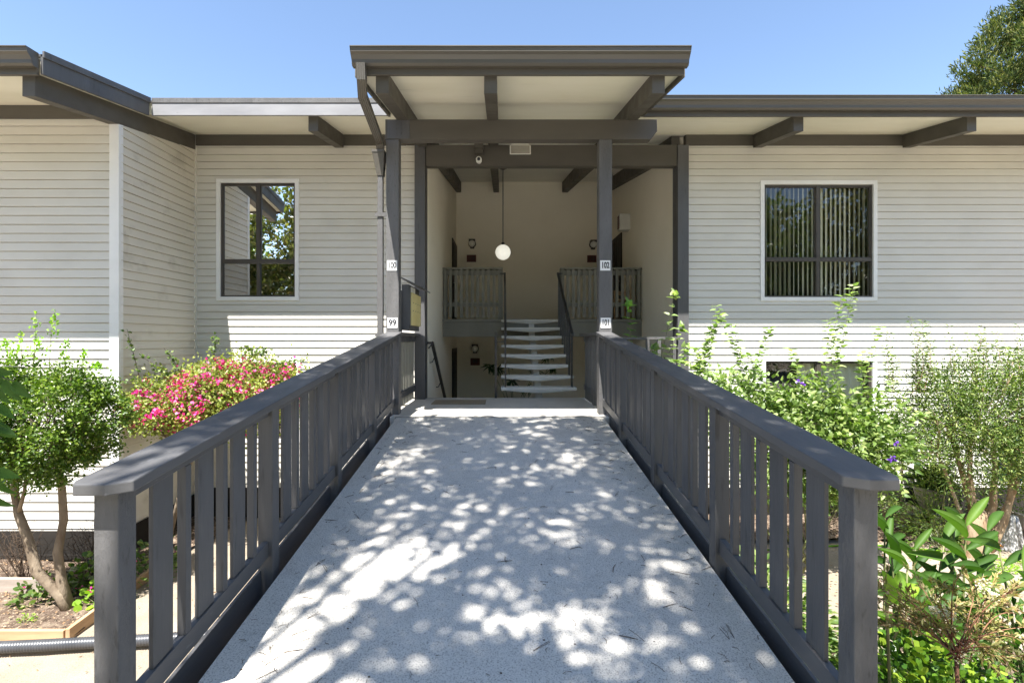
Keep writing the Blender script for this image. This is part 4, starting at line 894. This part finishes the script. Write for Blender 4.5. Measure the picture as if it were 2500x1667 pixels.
C, Dc = ell(230, (2.85, 6.15, .10), (.70, .3, .45), .2); Pc, D2, N2 = clusters(C, Dc, 7, .09, .6); leaves('outer_foliage', Pc, D2, N2, RNG.uniform(.045, .08, len(Pc)), .045, M['leaf_pale'], T, T_HEART)
PF = []
for (px, py) in ((1948, 928), (1960, 938), (2172, 1122), (2180, 1118), (1885, 1120), (2190, 1083)):
    for k in range(10): PF.append(U(px, py, 5.4)+rv(.012))
leaves('blossom', PF, rnd(len(PF)), rnd(len(PF))+np.array([0, -1, .2]), .026, .024, M['petal_purple'], T, T_ROUND)
# young shoot plants by the gap railing
for (lab, b0, pts_, mt, D0) in (('bright green leafy shoot rising just behind the right ramp railing post', (1.28, 0, 0), [((1540, 900), (1535, 742))], 'leaf_fresh', 6.8),
                               ('pale sunlit leafy shoot in front of the right entry column', (1.9, 0, 0), [((1600, 930), (1648, 718)), ((1600, 930), (1665, 800)), ((1580, 940), (1600, 850)), ((1640, 930), (1680, 850))], 'leaf_pale', 6.7)):
    T = thing('vine_shoot', lab, 'plant', (b0[0]+.4, D0, -1.9), 'tall vine shoots by the entry'); m = MB(); P = []; D = []; N = []
    for a, e in pts_:
        a = U(a[0], a[1], D0); e = U(e[0], e[1], D0); m.tube(bez((a.x+.05, D0, -1.92), a, rv(.04), 5), .006, 5)
        stemleaves(T, m, a, e, rv(.03), 11, .08, P, D, N, .004, start=.0)
        for k in range(8): P.append(e+rv(.02)+Vector((0, 0, -.02))); D.append(rv(.6)+Vector((0, 0, .5))); N.append(rv(.3)+Vector((0, -.4, .8)))
    m.build('stem', M['twig_green'], T, True)
    leaves('foliage', P, D, N, RNG.uniform(.08, .12, len(P)), RNG.uniform(.05, .075, len(P)), M[mt], T, T_HEART)
# multi-trunk narrow-leaved shrub
B0 = Vector((6.42, 6.6, -1.92)); tr = []
for (px, py, r) in ((2330, 1075, .035), (2365, 1080, .03), (2425, 1070, .035), (2465, 1085, .03), (2500, 1060, .03), (2290, 1100, .02)):
    e = U(px, py, 6.6); tr.append((wob(bez(B0+Vector((random.uniform(-.12, .12), random.uniform(-.05, .05), 0)), e, Vector((.25 if px > 2400 else .02, 0, 0)), 7), .015), r*1.6, r*.7))
T, C, Dc = shrub('myrtle_shrub', 'large narrow-leaved shrub on several peeling tan trunks at the right edge', 'shrub', B0, (6.60, 6.55, -.15), (1.35, .6, .92), 900, 30, .12, M['leaf_myrtle'], .058, .017, M['bark_red'], tr, up=.5, inner=.2, trunkr=.03)
m = MB(); P = []; D = []; N = []
for k in range(34):
    px = random.uniform(2150, 2560); a = U(px+random.uniform(-30, 30), 960, 6.5); e = U(px, random.uniform(770, 870), 6.5+random.uniform(-.3, .3)); stemleaves(T, m, a, e, rv(.06), 26, .05, P, D, N, .003, start=0)
m.build('shoots', M['twig_red'], T); leaves('shoot_leaves', P, D, N, RNG.uniform(.045, .08, len(P)), .019, M['leaf_myrtle'], T, T_SMALL)
# stump base of old trunk
m = MB(); pr = [(.17, 0), (.15, .12), (.12, .3), (.11, .45), (.09, .60), (.05, .68), (.001, .70)]
m.lathe(pr, (6.22, 6.45, -1.93), 18); m.v = [(x+.02*math.sin(9*z+3*x), y+.02*math.cos(7*z), z) for x, y, z in m.v]; o = m.build('tree_stump', M['bark_red'], None, True); tag(o, 'thick peeling stump at the foot of the narrow-leaved shrub', 'stump')
low('bamboo_plant', 'feathery light green bushy plant left of the peeling trunks', (5.95, 6.75, -1.9), (.45, .3, 1.15), 1500, .075, M['leaf_mid'], T_SMALL, lw=.014)
low('leafy_shrub', 'dark small-leaved shrub below the lower right window', (5.25, 7.2, -1.6), (.55, .35, 1.25), 1700, .05, M['leaf_mid'], T_SMALL, lw=.03)
low('leafy_shrub', 'shaded green shrub at the right edge beyond the trunks', (7.35, 7.0, -1.9), (.5, .4, 1.3), 1700, .06, M['leaf_box'], T_SMALL, lw=.03)
low('marigold', 'small orange-flowered plant between the tan trunks', (6.68, 6.75, -1.9), (.16, .15, 1.0), 160, .04, M['leaf_mid'], T_SMALL, flowers=9, fm=M['petal_orange'], lw=.02)
# pots
def potplant(T, c, top, r, h, n, ll, lw, mat, tmpl=T_LONG):
    P = []; D = []; N = []
    for k in range(n):
        a = random.uniform(0, 2*math.pi); q = Vector((c[0]+random.gauss(0, r*.35), c[1]+random.gauss(0, r*.35), top)); t = random.random()
        P.append(q+Vector((0, 0, h*random.random()*.6))); D.append(Vector((math.cos(a)*(.3+t), math.sin(a)*(.3+t), 1.1-t*.7))); N.append(Vector((-math.cos(a), -math.sin(a), .9))+rv(.2))
    leaves('foliage', P, D, N, ll*RNG.uniform(.6, 1.2, n), lw*RNG.uniform(.8, 1.2, n), mat, T, tmpl, True)
def pot(name, label, cat, c, prof, mat, soilr, soilz, bands=()):
    T = thing(name, label, cat, c, None); m = MB(); m.lathe(prof, c, 30); m.build('pot', mat, T, True)
    m = MB(); m.lathe([(.001, soilz), (soilr, soilz)], c, 24); m.build('potting_soil', M['soil'], T)
    for z, r in bands:
        m = MB(); m.lathe([(r, z), (r+.008, z), (r+.012, z+.035), (r+.004, z+.035)], c, 30); m.build('hoop', M['steel'], T, True)
    return T
T = pot('barrel_planter', 'weathered half-barrel planter with a metal hoop and pale seedlings, below the right window', 'planter', (6.03, 7.45, -1.89), [(.19, 0), (.215, .12), (.235, .24), (.245, .31), (.225, .31), (.215, .26)], M['barrel'], .22, .26, ((.255, .236), (.06, .203)))
potplant(T, (6.03, 7.45), -1.64, .25, .1, 60, .12, .03, M['leaf_white'], T_MID); m = MB(); m.tube([(6.05, 7.45, -1.65), (6.09, 7.47, -.9), (6.3, 7.45, -.65)], .016, 6); m.build('sapling_stem', M['bark'], T)
T = pot('glazed_urn', 'tall grey glazed pot full of dark broad leaves behind the half-barrel', 'planter', (6.55, 7.5, -1.66), [(.12, 0), (.14, .05), (.19, .2), (.215, .32), (.22, .36), (.20, .36), (.19, .3)], M['ceramic'], .19, .3)
potplant(T, (6.55, 7.5), -1.35, .2, .25, 85, .38, .10, M['leaf_dark'])
T = pot('upturned_pot', 'dark clay pot standing under the tall grey glazed pot', 'pot', (6.58, 7.5, -1.90), [(.2, 0), (.2, .03), (.15, .22), (.13, .235)], M['ceramic'], .13, .234)
T = pot('terracotta_pot', 'small terracotta pot with green leaves right of the half-barrel', 'planter', (6.33, 7.3, -1.89), [(.06, 0), (.085, .12), (.10, .12), (.105, .16), (.09, .16), (.085, .13)], M['terracotta'], .085, .13)
potplant(T, (6.33, 7.3), -1.75, .1, .05, 40, .16, .04, M['leaf_mid'])
T = pot('barrel_planter', 'small wooden tub planter with a leafy plant near the peeling trunks', 'planter', (6.62, 7.1, -1.90), [(.11, 0), (.13, .1), (.145, .22), (.13, .22), (.125, .18)], M['barrel'], .125, .18, ((.16, .142),))
potplant(T, (6.62, 7.1), -1.72, .13, .1, 70, .16, .05, M['leaf_round'], T_MID)
T = thing('spider_plant', 'white-striped spider plant on the ground beside the half-barrel', 'plant', (6.12, 7.0, -1.88)); m = MB(); m.lathe([(.05, 0), (.07, .1), (.075, .1), (.001, .09)], (6.12, 7.0, -1.89), 16); m.build('pot', M['white_mat'], T, True)
potplant(T, (6.12, 7.0), -1.80, .06, .02, 60, .30, .018, M['leaf_white'], t_long(7, .9, .2))
m = MB()
m.lathe([(.15, 0), (.14, .15), (.10, .34), (.06, .45), (.001, .47)], (6.92, 6.7, -1.9), 22); m.v = [(x+.025*math.sin(14*math.atan2(y-6.7, x-6.92)), y+.02*math.cos(11*z), z) for x, y, z in m.v]
o = m.build('covered_pot', M['white_cloth'], None, True); tag(o, 'pale folded white cover over a pot right of the peeling stump', 'cover')
m = MB(); m.box(7.1, 8.4, 6.35, 6.42, -1.9, -1.45); m.box(7.1, 7.17, 6.43, 7.4, -1.9, -1.45); o = m.build('planter_box', M['timber_grey'], None, bevel=.006); tag(o, 'brown wooden raised bed wall at the right edge', 'planter')
m = MB(); n = 14
for i in range(n):
    x0 = 6.98+i*.05; x1 = x0+.05; o0 = .03*math.sin(i*1.3); o1 = .03*math.sin((i+1)*1.3)
    m.quad((x0, 6.9+o0, -1.05), (x1, 6.9+o1, -1.05), (x1, 6.9+o1*.6, -.28), (x0, 6.9+o0*.6, -.28)); m.quad((x0, 6.91+o0, -1.05), (x1, 6.91+o1, -1.05), (x1, 6.91+o1*.6, -.28), (x0, 6.91+o0*.6, -.28))
o = m.build('hanging_cloth', M['blue_cloth'], None, True); tag(o, 'teal and violet patterned cloth hanging at the right edge behind the shrub', 'cloth')
m = MB(); m.tube([(6.0, 6.55, -1.88), (6.6, 6.25, -1.875), (7.4, 5.9, -1.875), (8.4, 5.3, -1.875)], .012, 8); m.tube([(6.0, 6.55, -1.88), (5.0, 6.8, -1.88), (3.5, 6.6, -1.88)], .012, 8)
o = m.build('garden_hose', M['leaf_lime'], None, True); tag(o, 'thin yellow-green garden hose lying across the pale ground on the right', 'hose')
low('ground_plant', 'low fine-leaved plant beside the pale ground at the far right', (6.9, 6.1, -1.89), (.5, .18, .12), 500, .04, M['leaf_boug'], T_SMALL, lw=.02)
low('ground_plant', 'small bright tuft below the peeling stump', (6.15, 6.05, -1.89), (.22, .12, .10), 260, .04, M['leaf_lime'], T_SMALL, lw=.02)
o = None
P = np.stack([RNG.uniform(2, 9, 1500), RNG.uniform(5.0, 7.8, 1500), np.full(1500, -1.868)], 1); o = leaves('leaf_litter', P, rnd(1500)*np.array([1, 1, .1]), rnd(1500, .3)+np.array([0, 0, 1]), .04, .022, M['leaf_dry']); tag(o, 'dry fallen leaves scattered on the right garden ground', 'leaf litter'); o['kind'] = 'stuff'
P = np.stack([RNG.uniform(-8, -4.2, 900), RNG.uniform(4.75, 6.2, 900), np.full(900, -1.835)], 1); o = leaves('leaf_litter', P, rnd(900)*np.array([1, 1, .1]), rnd(900, .3)+np.array([0, 0, 1]), .03, .018, M['leaf_dry']); tag(o, 'dry chips and fallen leaves scattered on the left soil bed', 'leaf litter'); o['kind'] = 'stuff'
# ginger / canna stalks
TL = t_long(9, .16, .42, .45)
def ginger(label, stalks, mat, extra=()):
    T = thing('ginger_plant', label, 'plant', (stalks[0][0][0], stalks[0][0][1], -1.9), 'broad-leaved ginger plants'); m = MB(); P = []; D = []; N = []; LL = []
    for a, e, n, ll, ph in stalks:
        pts = bez(a, e, (0, 0, 0), 8); m.tube(pts, [.013-.001*i for i in range(9)], 7)
        for k in range(n):
            t = .45+.55*(k+1)/n; i = min(7, int(t*8)); q = pts[i].lerp(pts[i+1], min(1, t*8-i)); s = 1 if k % 2 else -1
            P.append(q); D.append(Vector((s*math.cos(ph), math.sin(ph)*s*.6, random.uniform(.25, 1.25)))); N.append(Vector((-s*.5, -.75, .8))+rv(.25)); LL.append(ll*random.uniform(.8, 1.1))
    m.build('stalks', M['twig_green'], T, True); LL = [q*.88 for q in LL]; leaves('foliage', P, D, N, LL, np.array(LL)*.20, mat, T, TL, True); return T
def gp(px, py, D): return tuple(U(px, py, D))
ginger('tall ginger stalk with long upright leaves in the middle of the right garden', [((3.2, 3.45, -1.9), gp(2358, 1285, 3.45), 10, .40, .1), ((2.9, 3.5, -1.9), gp(2305, 1330, 3.5), 8, .36, .5), ((3.35, 3.7, -1.9), gp(2330, 1290, 3.7), 7, .34, 1.0), ((3.1, 3.3, -1.9), gp(2400, 1400, 3.3), 7, .34, .3)], M['leaf_canna'])
ginger('ginger clump directly behind the end post of the right railing', [((2.72, 3.5, -1.9), gp(2160, 1265, 3.5), 8, .30, .5), ((2.8, 3.4, -1.9), gp(2175, 1330, 3.4), 8, .30, 1.1), ((2.6, 3.2, -1.9), gp(2215, 1390, 3.2), 7, .32, 0), ((2.6, 3.6, -1.9), gp(2130, 1320, 3.6), 6, .3, .8)], M['leaf_canna'])
ginger('ginger clump at the right edge of the photo above the wispy shrub', [((3.7, 3.4, -1.9), gp(2440, 1345, 3.4), 7, .34, .3), ((3.9, 3.3, -1.9), gp(2500, 1400, 3.3), 6, .34, .9), ((3.3, 3.1, -1.9), gp(2380, 1440, 3.1), 7, .30, .7), ((2.95, 3.0, -1.9), gp(2280, 1450, 3.0), 7, .30, .1)], M['leaf_canna'])
ginger('ginger clump low between the railing end post and the wispy shrub', [((2.9, 3.1, -1.9), gp(2240, 1480, 3.1), 8, .32, .4), ((3.1, 3.7, -1.9), gp(2230, 1345, 3.7), 8, .34, .2), ((3.5, 3.8, -1.9), gp(2410, 1300, 3.8), 8, .36, .6)], M['leaf_canna'])
T = thing('young_ginger', 'bright lime young leaves beside the end post of the right railing', 'plant', (2.15, 2.75, -1.9)); m = MB(); m.tube(bez((2.2, 2.75, -1.9), gp(2165, 1470, 2.75), (0, 0, 0), 4), .008, 6); m.build('stalk', M['twig_green'], T)
leaves('foliage', [gp(2168, 1475, 2.75), gp(2172, 1475, 2.77), gp(2180, 1470, 2.78)], [(-.05, 0, 1), (.45, .1, .9), (1, .1, .6)], [(.2, -1, .2), (-.2, -1, .3), (-.2, -.7, .8)], [.19, .2, .2], [.10, .09, .08], M['leaf_lime'], T, TL, True)
# round-leaf hedge and undergrowth, lower right
low('round_leaf_shrub', 'dense small round-leaved shrub at the foot of the right railing end post', (2.55, 2.95, -1.9), (.66, .55, 1.12), 7500, .042, M['leaf_round'], T_ROUND, cat='shrub')
low('fern_clump', 'dark low undergrowth below the ginger leaves', (3.7, 3.35, -1.9), (1.0, .7, 1.15), 5200, .08, M['leaf_canna'], T_SMALL, lw=.03)
low('undergrowth_plant', 'leafy green undergrowth seen between the right balusters', (2.3, 4.6, -1.9), (.75, 1.0, .8), 3600, .09, M['leaf_mid'], T_SMALL, lw=.045)
# nandina
T = thing('nandina_shrub', 'wispy brown-green shrub with white flower clusters in the lower right corner', 'shrub', (2.25, 2.45, -1.9)); m = MB(); P = []; D = []; N = []
root = Vector((2.24, 2.4, -1.9)); fork = U(2335, 1600, 2.4); m.tube(bez(root, fork, (.02, 0, 0), 6), [.014, .013, .012, .011, .010, .010, .009], 7)
tips = [(2115, 1415), (2105, 1450), (2140, 1480), (2100, 1440), (2130, 1400), (2180, 1440), (2220, 1450), (2200, 1500), (2240, 1420), (2280, 1430), (2330, 1410), (2380, 1440), (2420, 1430), (2460, 1470), (2490, 1500), (2470, 1540), (2430, 1560), (2400, 1500), (2500, 1440), (2510, 1570), (2250, 1520), (2300, 1500), (2350, 1480), (2480, 1600), (2160, 1520), (2520, 1530), (2390, 1580), (2440, 1620)]
for (px, py) in tips:
    e = U(px, py, 2.4+random.uniform(-.25, .25)); k1 = fork+(e-fork)*.35+Vector((0, 0, .03)); pts = bez(fork+rv(.02), e, Vector((0, 0, .10))+rv(.03), 9); m.tube(pts, [.0045-.0004*i for i in range(10)], 4)
    for j in range(13):
        i = random.randint(3, 9); q = pts[min(i, 9)]; d = (pts[min(9, i)]-pts[max(0, i-1)]).normalized()+rv(.55); l = random.uniform(.03, .10); q2 = q+d.normalized()*l; m.tube([q, q2], .0011, 3)
        for z in range(5):
            P.append(q.lerp(q2, random.uniform(.3, 1))); D.append(d+rv(.5)); N.append(rv(.5)+Vector((0, -.3, .8)))
m.build('branches', M['twig_red'], T, True); leaves('foliage', P, D, N, RNG.uniform(.022, .046, len(P)), RNG.uniform(.006, .014, len(P)), M['leaf_nandina'], T, T_SMALL)
P = []
for (px, py, r) in ((2300, 1492, .035), (2320, 1500, .03), (2360, 1585, .05), (2345, 1600, .04), (2400, 1428, .035), (2425, 1455, .025), (2280, 1488, .02)):
    c = U(px, py, 2.38)
    for k in range(130): P.append(c+Vector(norm(rnd(1))[0])*r*random.random()**.3)
leaves('blossom', P, rnd(len(P)), rnd(len(P)), .007, .007, M['petal_white'], T, T_ROUND)
low('leafy_shrub', 'soft green shrub at the bottom right corner in front of the wispy one', (2.75, 2.3, -1.9), (.42, .3, 1.15), 1500, .055, M['leaf_mid'], T_MID, lw=.022)
# indoor plants on the lower level
T = pot('palm_plant', 'dark potted palm on the lower level, behind the stair treads', 'plant', (.3, 12.4, -1.5), [(.14, 0), (.18, .35), (.16, .35), (.15, .3)], M['terracotta'], .15, .3)
P = []; D = []; N = []; m = MB()
for (px, py) in ((1195, 895), (1215, 900), (1240, 890), (1335, 868), (1350, 895), (1250, 930), (1285, 945), (1310, 905)):
    e = U(px, py, 12.35); m.tube(bez((.3, 12.4, -1.2), e, (0, 0, .3), 6), .008, 5)
    for k in range(16): P.append(e+rv(.02)); D.append(Vector((random.uniform(-1, 1), random.uniform(-.6, .2), random.uniform(-1, .35)))); N.append(rv(.4)+Vector((0, -.6, .6)))
m.build('stems', M['twig_green'], T); leaves('foliage', P, D, N, .22, .035, M['leaf_dark'], T, T_LONG, True)
# ------------------------------------------------------------------ trees
def tree(label, base, h, crown, rad, ncl, per, crad, ll, lw, mat, tr=.18, group=None, name='tree', cone=None, limbs=24, barkm='bark'):
    T = thing(name, label, 'tree', base, group); m = MB(); top = Vector((crown[0], crown[1], crown[2]+rad[2]*.3)); b0 = Vector(base)
    pts = bez(b0-Vector((0, 0, .3)), top, rv(.3), 8); m.tube(pts, [tr*(1-.10*i) for i in range(9)], 12)
    C, Dc = ell(ncl, crown, rad, .35)
    if cone: C, Dc = cone(ncl)
    for i in range(0, ncl, max(1, ncl//limbs)):
        k = random.randint(4, 7); m.tube(bez(pts[k], Vector(C[i]), rv(.25)+Vector((0, 0, .2)), 5), [tr*.28, tr*.2, tr*.14, tr*.09, tr*.05, tr*.02], 6)
    m.build('trunk', M[barkm], T, True)
    P, D, N = clusters(C, Dc, per, crad, .5); leaves('crown', P, D, N, ll*RNG.uniform(.6, 1.3, len(P)), lw*RNG.uniform(.7, 1.2, len(P)), mat, T); return T
def cone_fn(n):
    # leaning crown: lumps on a cone
    t = RNG.random(n)**.75; z = 4.5+13.2*t; a = RNG.uniform(0, 2*np.pi, n); r = (.55+.45*RNG.random(n)**.5)*(9.5*(1-t)**.85+.25); r *= 1+.14*np.sin(5*a+z*1.7)+.10*np.sin(2.9*z+2*a)
    C = np.stack([25.3+r*np.cos(a), 22+r*np.sin(a), z], 1); Dc = np.stack([np.cos(a)*.8, np.sin(a)*.8, np.full(n, .6)], 1)
    k = (C[:, 1] < 26); return C[k], Dc[k]
T = tree('tall bushy evergreen tree rising behind the right-hand roof', (25.3, 22, -1.9), 18, (25.3, 22, 9), (7, 7, 7), 900, 1, .1, .1, .1, M['leaf_conifer'], .4, cone=None, name='evergreen_tree', limbs=2)
bpy.data.objects.remove([o for o in T.children if o.name.startswith('crown')][0])
bpy.data.objects.remove([o for o in T.children if o.name.startswith('trunk')][0])
C0, D0 = cone_fn(560)
m = MB(); m.tube([(25.3, 22, -2.2), (25.3, 22, 5), (25.3, 22, 16.8)], [.45, .35, .05], 10)
for i in range(0, len(C0), 5): m.tube(bez((25.3, 22, max(2, C0[i][2]-1.5)), C0[i], rv(.2), 4), [.09, .07, .05, .03, .015], 5)
m.build('trunk', M['bark_dark'], T, True)
k = 26; C = np.repeat(C0, k, 0); Dc = np.repeat(D0, k, 0)
o3 = norm(rnd(len(C)))*(RNG.random((len(C), 1))**.6)*np.array([.62, .62, .50]); C = C+o3; C[:, 2] += .15*np.abs(o3[:, 0])
P = np.repeat(C, 8, 0)+np.clip(rnd(len(C)*8, .09), -.2, .2); D = np.repeat(norm(o3)*.5+np.array([0, 0, .75]), 8, 0)+rnd(len(P), .35); N = rnd(len(P), .6)+np.array([0, -.4, .4])
leaves('crown', P, D, N, .23*RNG.uniform(.5, 1.3, len(P)), .05, M['leaf_conifer'], T)
# tree overhead behind the camera: casts the dappled shade on the ramp
UPX, UPY = -LD.x/-LD.z, -LD.y/-LD.z       # shift per metre of height towards the sun
def open_amt(x, y):
    s = 0
    for (cx, cy, rx, ry, a) in ((-.95, 2.15, .42, .45, 1.5), (-.55, 2.95, .38, .30, 1.2), (-.05, 2.45, .0, 0, 0), (.28, 2.50, .30, .16, 1.2), (-.9, 4.6, .22, .55, 1.2), (.35, 3.5, .5, .35, .25), (.95, 3.0, .22, .35, .45), (-.35, 3.6, .5, .4, .3), (.2, 4.5, .5, .4, .2), (0, 6.35, 1.6, .3, 2.5), (-1.35, 1.9, .12, .5, .5), (-1.35, 4.6, .1, .6, .5)):
        if rx: s += a*math.exp(-((x-cx)/rx)**2-((y-cy)/ry)**2)
    return s
TT = thing('shade_tree', 'broad leafy tree standing behind the camera whose crown shades the ramp', 'tree', (-4.6, -5.6, -.86))
m = MB(); trunk = bez((-4.6, -5.6, -1.2), (-3.6, -3.6, 6.6), (.3, 0, 0), 8); m.tube(trunk, [.24-.014*i for i in range(9)], 12)
C = []; tries = 0
while len(C) < 2050 and tries < 90000:
    tries += 1
    x = random.uniform(-1.75, 2.2); y = random.uniform(.7, 6.35)
    if x > 1.9 and y > 3.4: continue
    if x < -1.5 and y < 1: continue
    if y > 6.15 and random.random() < .5: continue
    if random.random() < min(.97, open_amt(x, y)*.85): continue
    h = random.uniform(6.2, 9.2); g = rz(y) if y > -1 else -.86
    C.append((x+UPX*h, y+UPY*h, g+h))
C = np.array(C)
hubs = []
for k in range(16):
    c = C[random.randrange(len(C))]; e = Vector(c); pts = bez(trunk[random.randint(5, 8)], e, rv(.3)+Vector((0, 0, .3)), 8); m.tube(pts, [.055-.006*i for i in range(9)], 8); hubs += pts[2:]
for i in range(0, len(C), 4):
    c = Vector(C[i]); hb = min(hubs, key=lambda q: (q-c).length); m.tube(bez(hb, c, rv(.06), 3), [.012, .008, .006, .003], 4)
m.build('trunk', M['bark_dark'], TT, True)
Dc = norm(rnd(len(C))); P, D, N = clusters(C, Dc, 15, .14, .6); leaves('crown', P, D, N, .12*RNG.uniform(.6, 1.2, len(P)), .07*RNG.uniform(.7, 1.2, len(P)), M['leaf_tree'], TT)
# background trees across the road behind the camera (seen in the window glass)
for i, (x, y, h, rx, mt, lab) in enumerate(((-10.5, -11, 10.2, 4.6, 'leaf_tree_b', 'yellowish leafy tree across the road, reflected in the left window'), (-18, -12, 10.5, 4.6, 'leaf_tree', 'tall green tree across the road at the far left'), (-3, -16, 10.0, 4.4, 'leaf_tree', 'round green tree across the road behind the camera'), (5, -14, 7.5, 3.8, 'leaf_tree_b', 'round olive tree across the road right of centre'), (12.5, -11, 9.5, 4.6, 'leaf_tree', 'bushy green tree across the road, reflected in the right window'), (20.5, -13, 11.0, 4.8, 'leaf_tree_b', 'tall olive tree across the road at the far right'))):
    tree(lab, (x, y, -.9), h, (x, y, h*.42), (rx, rx*.8, h*.52), 620, 26, .42, .30, .19, M[mt], .2, 'trees across the road')
SC.render.engine = 'CYCLES'; SC.cycles.max_bounces = 12; SC.cycles.diffuse_bounces = 8; SC.cycles.transparent_max_bounces = 16
